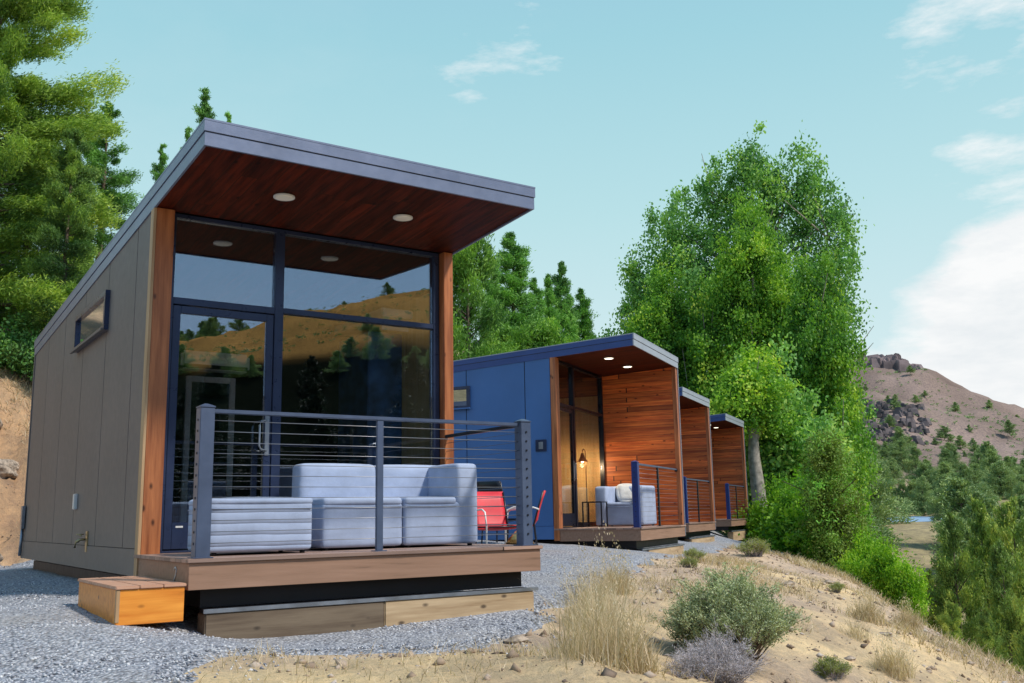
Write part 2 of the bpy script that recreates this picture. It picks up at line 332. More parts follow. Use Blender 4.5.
_t=_blur(_blur(_t,2,0,True),5,1)
def far(x,y):
    dx=x-CAM[0]; dy=y-CAM[1]; r=np.hypot(dx,dy); az=np.degrees(np.arctan2(dx,dy))
    i=np.clip((az+180),0,359.999); j=np.clip((np.log(np.maximum(r,20))-_gl[0])/(_gl[1]-_gl[0]),0,238.999)
    i0=i.astype(int); j0=j.astype(int); fi=i-i0; fj=j-j0
    return (_t[i0,j0]*(1-fi)+_t[i0+1,j0]*fi)*(1-fj)+(_t[i0,j0+1]*(1-fi)+_t[i0+1,j0+1]*fi)*fj
PONDC=(CAM[0]+165*math.sin(rad(55.9)),CAM[1]+165*math.cos(rad(55.9)))
def sst(a,b,x):
    t=np.clip((x-a)/(b-a),0,1); return t*t*(3-2*t)
def polyd(x,y,P):
    P=np.array(P,float); ins=np.zeros(np.shape(x),bool); dm=np.full(np.shape(x),1e9)
    for (ax,ay),(bx,by) in zip(P,np.roll(P,-1,0)):
        c=((ay>y)!=(by>y))&(x<(bx-ax)*(y-ay)/(by-ay+1e-12)+ax); ins^=c
        t=np.clip(((x-ax)*(bx-ax)+(y-ay)*(by-ay))/((bx-ax)**2+(by-ay)**2),0,1)
        dm=np.minimum(dm,np.hypot(x-ax-t*(bx-ax),y-ay-t*(by-ay)))
    return np.where(ins,dm,-dm)
GP=[(-.37,-1.4),(.22,-.72),(.71,-.82),(1.11,-1.0),(1.56,-1.12),(2.42,-.7),(3.8,.55),(5.14,1.75),(8.33,4.1),(10.4,5.7),(13.5,8.0),(16.8,10.4),(21.4,14.3),(24,17),(24,24),(12,16.2),(3,10.6),(0.2,10.7),(-4,9.6),(-12,6),(-14,-9),(-4,-9),(-2.6,-6),(-1.3,-3.2)]
def H(x,y):
    x=np.asarray(x,float); y=np.asarray(y,float)
    r=np.hypot(x-CAM[0],y-CAM[1]); w=sst(24,38,r)
    xs=np.clip(x,-25,40); ys=np.clip(y,-25,40)
    z=tps(xs,ys)*(1-w)+far(x,y)*w
    gd=polyd(x,y,GP); rough=sst(.3,-1.2,gd)
    z=z+fbm(x*1.3,y*1.3,6,.65)*.09*rough+fbm(x*.35+5,y*.35,4)*.12*rough*sst(-1,-4,gd)+fbm(x*.5,y*.5,3)*.02
    z=z+fbm(x*.05,y*.05,5)*sst(40,120,r)*1.2+fbm(x*.012,y*.012,6,.55)*sst(150,600,r)*16-np.abs(fbm(x*.022+3,y*.022,5,.55))*sst(240,420,r)*sst(900,560,r)*13
    bank=sst(9.5,13,y+.5*x)*sst(26,18,r)*sst(6,3,x); z=z+bank*(fbm(x*.9,y*.9,6,.66)*1.1-np.abs(fbm(x*2.1+7,y*2.1,4,.6))*.5)
    u=(x-PONDC[0])*math.sin(rad(55.9))+(y-PONDC[1])*math.cos(rad(55.9)); v=(x-PONDC[0])*math.cos(rad(55.9))-(y-PONDC[1])*math.sin(rad(55.9))
    q=np.hypot(u/48,v/5.5); wq=sst(2.2,1.25,q); z=z*(1-wq)+wq*(-1.3+np.clip(q-1.05,-.35,.3)*1.2)
    return z
def Hs(x,y): return float(H(np.array([x]),np.array([y]))[0])
def pol(az,r): return CAM[0]+r*math.sin(rad(az)),CAM[1]+r*math.cos(rad(az))
# ground sheet: rings around the place, to the horizon
nA=900
rings=[.35]
while rings[-1]<1500: rings.append(rings[-1]*(1.022 if rings[-1]<60 else 1.03)+.012)
rings=np.array(rings); th=np.linspace(0,2*np.pi,nA,endpoint=False)
Rg,Tg=np.meshgrid(rings,th,indexing='ij'); GX=(CAM[0]+Rg*np.sin(Tg)).ravel(); GY=(CAM[1]+Rg*np.cos(Tg)).ravel(); GZ=H(GX,GY)
nr=len(rings); idx=np.arange(nr*nA).reshape(nr,nA); a=idx[:-1]; b=idx[1:]
F=np.stack([a,b,np.roll(b,-1,1),np.roll(a,-1,1)],-1).reshape(-1,4)
V=np.c_[GX,GY,GZ]; V=np.vstack([V,[[CAM[0],CAM[1],Hs(CAM[0],CAM[1])]]])
# regional base colour of the land
rr=np.hypot(V[:,0]-CAM[0],V[:,1]-CAM[1]); az=np.degrees(np.arctan2(V[:,0]-CAM[0],V[:,1]-CAM[1]))
def lerp(a,b,t): return a*(1-t[:,None])+np.array(b)*t[:,None]
c=np.tile(np.array([.62,.475,.33]),(len(V),1))
gdist=polyd(V[:,0],V[:,1],GP)
gold=sst(.1,.6,fbm(V[:,0]*.45,V[:,1]*.45,4)+.25); c=lerp(c,(.70,.53,.30),gold*.75)
c=lerp(c,(.47,.30,.17),sst(10,12,V[:,1]+.3*V[:,0])*sst(30,20,rr))
c=lerp(c,(.40,.33,.19),sst(28,60,rr)); c=lerp(c,(.285,.215,.18),sst(200,330,rr))
c=lerp(c,(.60,.30,.085),((az>100)|(az<-170)).astype(float)*sst(40,90,rr))
c=lerp(c,(.012,.015,.009),((az>130)&(az<180)).astype(float)*sst(285,235,rr+40*fbm(V[:,0]*.02,V[:,1]*.02,3))*sst(30,45,rr))  # across the valley: dark wood and its shade put into the ground colour
c*= (1+.55*fbm(V[:,0]*.03,V[:,1]*.03,7,.7))[:,None]**sst(60,150,rr)[:,None]
F=np.vstack([F]); me=np_mesh('ground',V,F,smooth=True,col=np.clip(c,0,1))
m,nt,b=newmat('dry_earth'); at=nt.nodes.new('ShaderNodeAttribute'); at.attribute_name='tint'
n1=noise(nt,1.1,8,.65); n2=noise(nt,9,8,.7); n3=noise(nt,45,5,.7); nv=noise(nt,.035,8,.7)
col=mixc(nt,ramp(nt,n1,[(.36,(0,0,0)),(.62,(1,1,1))]),at.outputs['Color'],mixc(nt,1,at.outputs['Color'],(.62,.63,.72),'MULTIPLY'))
col=mixc(nt,ramp(nt,n2,[(.45,(0,0,0)),(.6,(.85,.85,.85))]),col,mixc(nt,1,col,(1.28,1.22,1.15),'MULTIPLY'))
col=mixc(nt,ramp(nt,n3,[(.3,(.6,.6,.6)),(.48,(0,0,0))]),col,mixc(nt,1,col,(.52,.48,.46),'MULTIPLY'))
col=mixc(nt,ramp(nt,nv,[(.45,(0,0,0)),(.65,(.5,.5,.5))]),col,mixc(nt,1,col,(.72,.74,.7),'MULTIPLY'))
nt.links.new(col,b.inputs['Base Color']); b.inputs['Roughness'].default_value=.95; b.inputs['Specular IOR Level'].default_value=0
hh=math_(nt,'MULTIPLY_ADD',n3,.35,n2); bump(nt,b,hh,.7,.06)
M['earth']=m
tag(link('ground',me,m),kind='structure')
# gravel pad
gx=np.arange(-14,25,.13); gy=np.arange(-9,21,.13); X,Y=np.meshgrid(gx,gy,indexing='ij'); X=X.ravel(); Y=Y.ravel()
sd=polyd(X,Y,GP)+fbm(X*1.6,Y*1.6,4,.6)*.35; Z=H(X,Y)+np.clip(sd*.22,-.08,.035)
Z+=fbm(X*3,Y*3,3)*.012
Gmask=lambda x,y: polyd(x,y,GP)+fbm(x*1.6,y*1.6,4,.6)*.35
id2=np.arange(len(X)).reshape(len(gx),len(gy)); F=np.stack([id2[:-1,:-1],id2[1:,:-1],id2[1:,1:],id2[:-1,1:]],-1).reshape(-1,4)
F=F[(sd[F]>-.3).any(1)]; used,inv=np.unique(F,return_inverse=True); F=inv.reshape(-1,4)
me=np_mesh('gravel_pad',np.c_[X,Y,Z][used],F,smooth=True)
m,nt,b=newmat('crushed_grey_gravel'); tc=nt.nodes.new('ShaderNodeTexCoord')
def vor(scale):
    v=nt.nodes.new('ShaderNodeTexVoronoi'); v.inputs['Scale'].default_value=scale; nt.links.new(tc.outputs['Object'],v.inputs['Vector']); return v
v1=vor(42); v2=vor(90)
sepc=nt.nodes.new('ShaderNodeSeparateColor'); nt.links.new(v1.outputs['Color'],sepc.inputs[0])
sep2=nt.nodes.new('ShaderNodeSeparateColor'); nt.links.new(v2.outputs['Color'],sep2.inputs[0])
c1=ramp(nt,sepc.outputs[0],[(0,(.12,.13,.165)),(.35,(.29,.315,.37)),(.7,(.46,.48,.54)),(1,(.70,.71,.73))])
c2=ramp(nt,sep2.outputs[1],[(0,(.16,.17,.21)),(.6,(.42,.43,.48)),(1,(.60,.59,.59))])
col=mixc(nt,.4,c1,c2); col=mixc(nt,ramp(nt,v1.outputs['Distance'],[(.4,(0,0,0)),(.95,(1,1,1))]),col,(.08,.085,.10))
col=mixc(nt,ramp(nt,noise(nt,1.2,5),[(.4,(0,0,0)),(.75,(.45,.45,.45))]),col,(.38,.33,.28))
nt.links.new(col,b.inputs['Base Color']); b.inputs['Roughness'].default_value=.85
bump(nt,b,math_(nt,'SUBTRACT',1,v1.outputs['Distance']),1,.02); M['gravel']=m
tag(link('gravel_pad',me,m),kind='structure')
# pond / river water
def disc(name,cx,cy,a,b_,ang,z,mat):
    n=64; u=np.array([math.sin(ang),math.cos(ang)]); v=np.array([math.cos(ang),-math.sin(ang)])
    P=[(cx,cy,z)]+[(*(np.array([cx,cy])+u*a*math.cos(t)*(1+.06*math.sin(3*t))+v*b_*math.sin(t)*(1+.08*math.cos(5*t))),z) for t in np.linspace(0,2*math.pi,n,endpoint=False)]
    return link(name,np_mesh(name,P,[(0,i+1,(i+1)%n+1) for i in range(n)]),mat)
m,nt,b=newmat('river_water'); b.inputs['Base Color'].default_value=(.05,.10,.16,1); b.inputs['Roughness'].default_value=.4
nt.links.new(mixc(nt,noise(nt,.2),(.20,.33,.52),(.26,.38,.56)),b.inputs['Base Color']); bump(nt,b,noise(nt,2,3),.25,.03)  # sky reflection put into the water as a blue base colour
tag(disc('river_water',*PONDC,52,6.6,rad(55.9),-1.3,m),kind='structure')
# ------------------------------------------------------------------ cabins
W=2.967; ZR=3.2; SL=.06; YB=7.66; YT=1.405; YG=1.5
zroof=lambda y:ZR-SL*y
def cabin(loc,rz,side_mat,fascia_side,fascia_front,wing,label,post_mat,front_rail=True,lit=False,number=None,right_rail=False,tan='tan_wall'):
    root=empty('cabin',loc,rz,label=label,cat='cabin',group='row of modern cabins')
    # side walls (slab + proud panels)
    zt=lambda y:zroof(y)-.19
    def slab(x0,x1,y0,y1,z0,mb,ins=0): mb.hexa([(x0,y0,z0),(x1,y0,z0),(x1,y1,z0),(x0,y1,z0),(x0,y0,zt(y0)-ins),(x1,y0,zt(y0)-ins),(x1,y1,zt(y1)-ins),(x0,y1,zt(y1)-ins)]); return mb
    for side in (0,1):
        x0,x1=(0.012,.12) if side==0 else (W-.12,W-.012)
        w=slab(x0,x1,YT+.1,YB,-.16,MB()).build('wall',M['groove'],root)
        p=MB(); xs=[YT+.1,1.985,3.12,4.26,5.42,6.55,YB]
        for y0,y1 in zip(xs,xs[1:]):
            slab(*((0,.0115) if side==0 else (W-.0115,W)),y0+.008,y1-.008,.045,p)
        p.build('wall_panel',side_mat,w)
        MB().box(*((-.008,.011) if side==0 else (W-.011,W+.008)),YT+.1,YB+.01,-.178,.04,.003).build('skirt_board',side_mat,w)
    bw=MB().hexa([(.12,YB-.1,-.16),(W-.12,YB-.1,-.16),(W-.12,YB,-.16),(.12,YB,-.16),(.12,YB-.1,zt(YB)),(W-.12,YB-.1,zt(YB)),(W-.12,YB,zt(YB)),(.12,YB,zt(YB))]).build('wall',side_mat,root)
    for q in ((-.012,.03),(W-.03,W+.012)): MB().box(*q,YB-.04,YB+.012,-.18,zt(YB)-.01).build('corner_trim',side_mat,bw)
    # roof
    def rslab(x0,x1,y0,y1,t0,t1,mb): # t: offsets below the roof plane
        mb.hexa([(x0,y0,zroof(y0)-t1),(x1,y0,zroof(y0)-t1),(x1,y1,zroof(y1)-t1),(x0,y1,zroof(y1)-t1),(x0,y0,zroof(y0)-t0),(x1,y0,zroof(y0)-t0),(x1,y1,zroof(y1)-t0),(x0,y1,zroof(y1)-t0)]); return mb
    roof=rslab(.005,W-.005,.02,YB+.02,.012,.17,MB()).build('roof',M['black'],root)
    rslab(-.022,W+.022,-.022,YB+.05,-.004,.011,MB()).build('roof_cap',fascia_front,roof)
    f=MB(); rslab(-.02,W+.02,-.02,0,.0115,.094,f); rslab(-.012,W+.012,-.012,.006,.102,.205,f); f.build('front_fascia',fascia_front,roof)
    f=MB()
    for x in ((-.02,0),(W,W+.02)):
        rslab(*x,.001,YB+.04,.0115,.094,f)
    rslab(-.012,.006,.0065,YB+.03,.102,.205,f); rslab(W-.006,W+.012,.0065,YB+.03,.102,.205,f); f.build('side_fascia',fascia_side,roof)
    f=MB(); rslab(-.008,W+.008,-.008,.004,.094,.102,f); rslab(-.008,.004,.0045,YB,.094,.102,f); rslab(W-.004,W+.008,.0045,YB,.094,.102,f); f.build('drip_line',M['drip'],roof)
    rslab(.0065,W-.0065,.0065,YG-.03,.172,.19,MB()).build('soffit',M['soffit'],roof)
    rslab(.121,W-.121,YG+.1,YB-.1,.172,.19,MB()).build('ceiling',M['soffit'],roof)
    for x in (.885,2.02):
        zl=zroof(.72)-.192
        l=MB().lathe([(.09,zl-.012),(.09,zl+.001)],(x,.72)).build('recessed_light',M['white'],root)
        MB().lathe([(.070,zl-.017),(.078,zl-.0125)],(x,.72)).build('lens',M['light_on'] if lit else M['light_off'],l)
    # front jambs
    for x0,x1 in ((.0,.165),(W-.118,W)):
        if x0>1 and wing: continue
        MB().box(x0+.012 if x0<1 else x0,x1 if x0<1 else x1-.0125,YT,YT+.098,(-.19 if x0<1 else 0),zroof(YT)-.2,.004).build('corner_post',M['jamb'],root)
    MB().box(-.012,.011,YT-.004,YT+.096,-.2,zroof(YT)-.206,.002).build('trim_strip',M['jamb'] if wing else M['jamb_edge'],root)
    # glazing
    zb=.02; zh=2.885
    xr=W-.125 if not wing else W-.13
    g=MB()
    for x0,x1,z0,z1 in ((.166,.208,zb,zh),(1.118,1.2,zb,zh),(xr-.06,xr,zb,zh)): g.box(x0,x1,YG,YG+.09,z0,z1,.003)
    for x0,x1,z0,z1 in ((.166,xr,zh,zroof(YG)-.19),(.209,1.117,2.11,2.17),(1.201,xr-.061,2.125,2.175),(1.201,xr-.061,zb,.09),(.166,xr,-.0,.019)): g.box(x0,x1,YG+.002,YG+.088,z0,z1,.003)
    gf=g.build('window_frame',M['frame_dark' if lit else 'frame'],root)
    for x0,x1,z0,z1 in ((.209,1.117,2.171,zh-.001),(1.201,xr-.061,2.176,zh-.001),(1.201,xr-.061,.091,2.124)):
        MB().box(x0,x1,YG+.04,YG+.05,z0,z1).build('pane',M['glass_clear' if lit else 'glass'],gf)
    d=MB()
    for x0,x1,z0,z1 in ((.214,.278,.03,2.1),(1.048,1.112,.03,2.1),(.279,1.047,2.035,2.1),(.279,1.047,.03,.25)): d.box(x0,x1,YG+.012,YG+.06,z0,z1,.003)
    dr=d.build('door',M['frame_dark' if lit else 'frame'],root)
    MB().box(.279,1.047,YG+.03,YG+.04,.251,2.034).build('pane',M['glass_clear' if lit else 'glass'],dr)
    hd=MB().tube([(1.05,YG+.012,1.13),(1.05,YG-.05,1.13),(1.0,YG-.055,1.12),(.985,YG-.055,1.08),(.985,YG-.055,.90),(1.0,YG-.055,.87),(1.05,YG-.05,.86),(1.05,YG+.012,.86)],.009,8)
    hd.box(1.055,1.095,YG+.002,YG+.011,.82,1.18,.003).build('handle',M['steel'],dr)
    MB().box(.31,.37,YG+.009,YG+.0115,.205,.22).build('door_sticker',M['white'],dr)
    # side window (proud frame on the left wall)
    wf=MB(); a,b_,c0,c1=3.04,4.60,2.12,2.52
    for q in ((a,b_,c1-.055,c1),(a,b_,c0,c0+.05),(a,a+.06,c0+.051,c1-.056),(b_-.06,b_,c0+.051,c1-.056)): wf.box(-.045,.011,*q[:2],*q[2:],.003)
    so=wf.build('window',M['frame'],root)
    MB().box(-.016,-.008,a+.061,b_-.061,c0+.051,c1-.056).build('pane',M['glass_dark'],so)
    MB().box(-.075,-.0455,a-.02,b_+.02,c0-.012,c0+.012,.003).build('sill',side_mat,so)
    # interior
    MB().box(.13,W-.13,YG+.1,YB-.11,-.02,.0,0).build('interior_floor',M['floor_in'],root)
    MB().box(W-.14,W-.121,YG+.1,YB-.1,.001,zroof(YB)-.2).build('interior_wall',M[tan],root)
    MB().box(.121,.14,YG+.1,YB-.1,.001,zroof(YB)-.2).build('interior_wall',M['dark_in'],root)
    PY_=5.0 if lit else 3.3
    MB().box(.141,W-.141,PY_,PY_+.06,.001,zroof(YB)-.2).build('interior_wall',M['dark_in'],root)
    # deck
    dk=MB().box(-.018,W+.018,-.02,YG-.0005,-.028,0,.004).box(.17,W-.13,YG,YG+.09,-.028,-.001).build('deck',M['deck_top'],root)
    MB().box(0,W,0,.03,-.21,-.029,.002).box(0,.03,.031,YT-.006,-.21,-.029,.002).box(W-.03,W,.031,YT,-.21,-.029,.002).build('fascia_board',M['deck_fascia'],dk)
    if number:
        n=MB(); pts=[(0,.028,.05),(0,.02,.066),(0,0,.072),(0,-.02,.062),(0,-.024,.04),(0,-.012,.018),(0,.012,-.008),(0,.027,-.03),(0,.028,-.036),(0,-.028,-.036)]
        n.tube([(-.004,.32-1.0*p[1]*-1,-.135+p[2]) for p in pts],.0045,6).build('number_two',M['white'],dk)
    ch=MB(); ch.box(.12,W-.12,.12,YB-.2,-.34,-.212); ch.box(.12,W-.12,.03,.119,-.372,-.345,.002)
    ch.build('chassis',M['black'],root)
    MB().box(.115,W-.02,.012,.029,-.374,-.345,.002).build('steel_flange',M['steel'],root)
    # wing wall
    if wing:
        wl=MB().hexa([(W-.12,.09,.002),(W-.012,.09,.002),(W-.012,YG+.1,.002),(W-.12,YG+.1,.002),(W-.12,.09,zt(.09)),(W-.012,.09,zt(.09)),(W-.012,YG+.1,zt(YG)),(W-.12,YG+.1,zt(YG))]).build('wing_wall',M['cladding'],root)
        MB().hexa([(W-.011,.0,-.17),(W,.0,-.17),(W,YT+.1,-.17),(W-.011,YT+.1,-.17),(W-.011,.0,zt(0)),(W,.0,zt(0)),(W,YT+.1,zt(YT)),(W-.011,YT+.1,zt(YT))]).build('wall_panel',M['fascia_pale_sunlit'],wl)
        MB().box(W-.135,W-.0125,.012,.0895,.002,zt(.02)-.002,.003).build('corner_post',M['jamb'],root)
        MB().box(W-.012,W+.012,-.008,.011,-.2,zt(0)-.01,.002).build('trim_strip',M['fascia_pale_sunlit'],root)
    # railing
    if front_rail:
        Hp=1.055; rl=MB().box(.13,W-(.16 if not wing else .14),.065,.105,Hp-.035,Hp-.005,.004)
        rl=rl.build('railing',M['rail'],root)
        def post(x,y,s,mat,cap=True):
            p=MB().box(x-s,x+s,y-s,y+s,.001,Hp+(.0 if cap else -.036),.004)
            if cap:
                p.box(x-s-.004,x+s+.004,y-s-.004,y+s+.004,Hp+.0005,Hp+.012,.003)
                p.hexa([(x-s,y-s,Hp+.0125),(x+s,y-s,Hp+.0125),(x+s,y+s,Hp+.0125),(x-s,y+s,Hp+.0125),(x-.01,y-.01,Hp+.032),(x+.01,y-.01,Hp+.032),(x+.01,y+.01,Hp+.032),(x-.01,y+.01,Hp+.032)])
                p.box(x-s-.02,x+s+.02,y-s-.018,y+s+.02,.0005,.008,.002)
            return p.build('post',mat,rl)
        p1=post(.10,.085,.052,post_mat)
        mid=MB().box(W/2-.028,W/2+.028,.07,.1,.008,Hp-.036,.003).box(W/2-.05,W/2+.05,.045,.125,.0005,.0075).build('post',M['rail_dark'] if wing else M['rail'],rl)
        zs=[.10+i*.079 for i in range(12)]
        fits=[]
        xe=W-.10 if not wing else W-.14
        for z in zs:
            MB().tube([(.152,.085,z),(xe,.085,z)],.0028,5).build('cable',M['cable'],rl)
            fits.append(((.043,.085,z),(.049,.085,z)))
        if right_rail:
            post(W-.10,.085,.052,post_mat)
            MB().box(W-.12,W-.08,.14,YT-.001,Hp-.035,Hp-.005,.004).build('top_rail',M['rail_dark'],rl)
            for z in zs:
                MB().tube([(W-.1,.137,z),(W-.1,YT,z)],.0028,5).build('cable',M['rail'],rl)
                fits.append(((W-.1,.026,z),(W-.1,.034,z)))
        else: MB().box(W-.16,W-.136,.06,.11,Hp-.06,Hp+.0,.003).build('rail_bracket',M['rail_dark'],rl)
        for q in fits: MB().tube(list(q),.009,8).build('cable_fitting',M['rail_dark'],rl)
    return root
c1=cabin((0,0,0),0,M['grey_panel'],M['fascia'],M['fascia'],False,'large nearest cabin clad in taupe grey panels, cable railing round its deck',M['rail'],number=True,right_rail=True)
# wall extras on cabin one
f=MB().tube([(-.001,3.52,.10),(-.06,3.52,.10),(-.09,3.53,.08),(-.10,3.53,.02)],.011,8).tube([(-.055,3.48,.135),(-.055,3.62,.15)],.007,6).tube([(-.06,3.52,.10),(-.06,3.60,.08)],.014,8)
f.lathe([(.035,.145),(.035,.155)],(-.055,3.54),12).box(-.012,-.001,3.42,3.5,-.02,.18,.003).build('outdoor_tap',M['brass'],c1)
MB().box(-.035,-.001,4.06,4.15,.40,.56,.006).build('socket_cover',M['white'],c1)
MB().box(-.05,-.012,7.5,7.63,.2,.5,.006).tube([(-.03,7.56,.2),(-.04,7.56,-.15)],.018).build('utility_box',M['steel'],c1)
cab2=cabin((8.6964,5.1863,.0287),.563,M['blue_panel'],M['fascia_blue_shaded'],M['fascia_pale_sunlit'],True,'second cabin clad in bright blue panels, with lit ceiling lights over its porch',M['rail_blue'],lit=True,tan='tan_warm')
MB().box(-.02,-.001,1.60,1.80,1.30,1.50,.004).build('number_plate',M['frame'],cab2)
MB().box(-.023,-.0205,1.66,1.74,1.34,1.46,.001).build('number_plate_face',M['steel'],cab2)
cab3=copy_tree(cab2,skip=('number_plate','number_plate_face')); cab3.location=(14.3583,9.9113,.0136); cab3.rotation_euler=(0,0,.5669); cab3['label']='third cabin, only its cedar porch side and pale roof edge showing between two others'
cab4=copy_tree(cab3); cab4.location=(20.1822,14.0869,.0332); cab4.rotation_euler=(0,0,.5637); cab4['label']='farthest cabin of the row, beside the pale trunk of the tall poplars'
# timber beams below the decks
def tb(x0,x1,z0,z1,mat,label,M4=None,name='timber_beam'):
    mb=MB().box(x0,x1,.02,.20,z0,z1,.008); o=mb.build(name,mat)
    if M4: o.location=M4[0]; o.rotation_euler=(0,0,M4[1])
    return tag(o,label,'timber beam','timber beams under the decks')
tb(.13,1.50,-.72,-.376,M['timber_grey'],'dark weathered timber beam under the left half of the nearest deck')
tb(1.505,W-.06,-.70,-.376,M['timber_tan'],'pale fresh timber beam under the right half of the nearest deck')
tb(.5,W-.1,-.66,-.376,M['timber_tan'],'timber beam under the deck of the blue cabin',((8.6964,5.1863,.0287),.563))
tb(.3,W-.1,-.66,-.376,M['timber_tan'],'timber beam under the deck of the third cabin',((14.3583,9.9113,.0136),.5669))
tb(.3,W-.1,-.66,-.376,M['timber_tan'],'timber beam under the deck of the farthest cabin',((20.1822,14.0869,.0332),.5637))
# step
st=empty('wooden_step',(-.475,-.06,-.405),0.0,label='low orange plywood step on the gravel beside the nearest deck',cat='step')
# ------------------------------------------------------------------ furniture
def seat_module(loc,rz,w,d,back=True,arm=None,label='',cat='sofa',name='sofa_module',hs=.43,hb=.735,mat=None,group='pale blue outdoor sofa pieces'):
    mat=mat or M['sofa']; r=empty(name,loc,rz,label=label,cat=cat,group=group)
    MB().soft(0,w,0,d,.02,hs-.045,.03,.006).build('base',mat,r)
    x1=w-.22 if arm=='right' else w; x0=.22 if arm in('left','both') else 0
    if arm=='both': x1=w-.22
    MB().soft(x0+.004,x1-.004,-.005,d-(.2 if back else 0),hs-.075,hs,.032,.008).build('seat_cushion',mat,r)
    if back: MB().soft(.003,w-.003,d-.22,d,.1,hb,.045,.008).build('backrest',mat,r)
    if arm in ('right','both'): MB().soft(w-.22,w,-.004,d-.2,.03,hb-.01,.04,.008).build('armrest',mat,r)
    if arm in ('left','both'): MB().soft(0,.22,-.004,d-.2,.03,hb-.01,.04,.008).build('armrest',mat,r)
    MB().tube([(x0+.015,-.008,hs-.079),((x0+x1)/2,-.011,hs-.081),(x1-.015,-.008,hs-.079)],.0045,6).build('piping',mat,r)
    for i in range(4): MB().lathe([(.022,.0),(.022,.03)],((.06 if i%2 else w-.06),(.06 if i<2 else d-.06)),10).build('foot',M['black'],r)
    return r
o=empty('ottoman',(.235,.36,0),-.035,label='boxy pale blue footstool on the deck behind the front left rail post',cat='ottoman',group='pale blue outdoor sofa pieces')
MB().soft(0,.80,0,.62,.025,.40,.03,.008).build('base',M['sofa_rib'],o); MB().soft(-.003,.803,-.003,.623,.365,.425,.028,.010).build('cushion',M['sofa'],o)
MB().tube([(.02,-.004,.34),(.78,-.004,.34)],.005,6).tube([(-.004,.02,.34),(-.004,.6,.34)],.005,6).build('piping',M['sofa'],o)
for i in range(4): MB().lathe([(.02,.0),(.02,.03)],((.06 if i%2 else .74),(.06 if i<2 else .56)),10).build('foot',M['black'],o)
seat_module((1.24,.62,0),0,.735,.72,True,None,'armless pale blue sofa seat in the middle of the deck, next to the footstool')
seat_module((1.985,.60,0),0,.74,.76,True,'right','pale blue corner sofa seat with a right armrest at the deck end')
# cabin 2 porch furniture
A2=.563; B2=Matrix.Translation((8.6964,5.1863,.0287))@Matrix.Rotation(A2,4,'Z')
def on2(x,y,z=0): return tuple(B2@Vector((x,y,z)))
seat_module(on2(1.68,1.34,.001),A2-math.pi/2,.92,.85,True,'both','pale blue armchair with a patterned cushion on the blue cabin porch',cat='armchair',name='armchair',group='porch armchairs')
MB().box(0,.435,0,1.25,.0,.228,.004).build('box',M['step_wood'],st)
for i in range(3):
    x_=-.01+i*.1525; tb_=MB().box(x_,x_+.1485,-.012,1.262,.2285,.25,.004).build('tread_board',M['step_top'],st)
    for y_ in (.03,.62,1.22):
        for dx_ in (.035,.115): MB().lathe([(.0045,.2495),(.0045,.2508)],(x_+dx_,y_),8).build('screw',M['steel'],tb_)
MB().box(-.004,.02,-.004,.02,.02,.228,.002).build('corner_edge',M['jamb_edge'],st)
pl=empty('throw_pillow',on2(2.30,.88,.45),A2-.9,label='cream throw pillow with small dark pattern on the porch armchair',cat='pillow')
MB().soft(-.2,.2,-.06,.06,0,.33,.055,.03).build('cushion',M['pillow'],pl,rot=(-.35,0,0))
tbm=empty('side_table',on2(1.2,1.05,0.001),A2,label='small black side table on the blue cabin porch beside the armchair',cat='side table')
MB().box(0,.34,0,.38,.43,.45,.004).build('table_top',M['rail_dark'],tbm)
for x in(.015,.325):
    for y in(.015,.365): MB().box(x-.011,x+.011,y-.011,y+.011,0,.4295,.002).build('leg',M['rail_dark'],tbm)
MB().box(.027,.313,.01,.02,.05,.07).box(.027,.313,.36,.37,.05,.07).build('stretcher',M['rail_dark'],tbm)
# inside cabin two
lp=empty('floor_lamp',on2(2.38,1.74,.002),A2,label='lit bronze floor lamp with hooked neck behind the glass of the blue cabin',cat='lamp')
MB().lathe([(.12,0),(.12,.012),(.02,.03)],n=20).build('base',M['bronze'],lp)
MB().tube([(0,0,.02),(0,0,1.36),(-.02,0,1.42),(-.07,0,1.46),(-.13,0,1.46),(-.17,0,1.42),(-.18,0,1.37)],.011,8).build('pole',M['bronze'],lp)
MB().lathe([(.02,1.385),(.035,1.35),(.045,1.30),(.11,1.215),(.105,1.215),(.03,1.30)],(-.18,0),20).build('lamp_shade',M['bronze'],lp)
MB().lathe([(.01,1.29),(.035,1.26),(.03,1.22),(.008,1.205)],(-.18,0),16).build('bulb',emis('warm_bulb',(1,.72,.36),14),lp)
def lamp(name,loc,e,c,kind='POINT',r=.04,rot=None):
    l=bpy.data.lights.new(name,kind); l.energy=e; l.color=c; l.shadow_soft_size=r
    if kind=='SPOT': l.spot_size=rad(100); l.spot_blend=.6
    o=bpy.data.objects.new(name,l); COL.objects.link(o); o.location=loc; return o
lamp('lamp_light',on2(2.22,1.74,1.15),38,(1,.66,.34))
for x_ in (.885,2.02): lamp('down_spot',on2(x_,.72,2.92),22,(1,.80,.55),'SPOT')
for x_ in (.885,2.02): lamp('down_spot',on2(x_,3.2,2.75),40,(1,.78,.5),'SPOT')  # added indoor pair without fixtures, brightens the room behind the glass
seat_module(on2(.35,2.75,.002),A2,1.5,.85,True,'both','blue sofa inside the blue cabin, seen through the glass door',name='indoor_sofa',mat=M['sofa_in'],group='indoor sofas')
pl=empty('throw_pillow',on2(.62,2.85,.43),A2+.3,label='white pillow on the indoor sofa of the blue cabin',cat='pillow')
MB().soft(-.2,.2,-.06,.06,0,.36,.055,.03).build('cushion',M['pillow'],pl,rot=(.3,0,0))
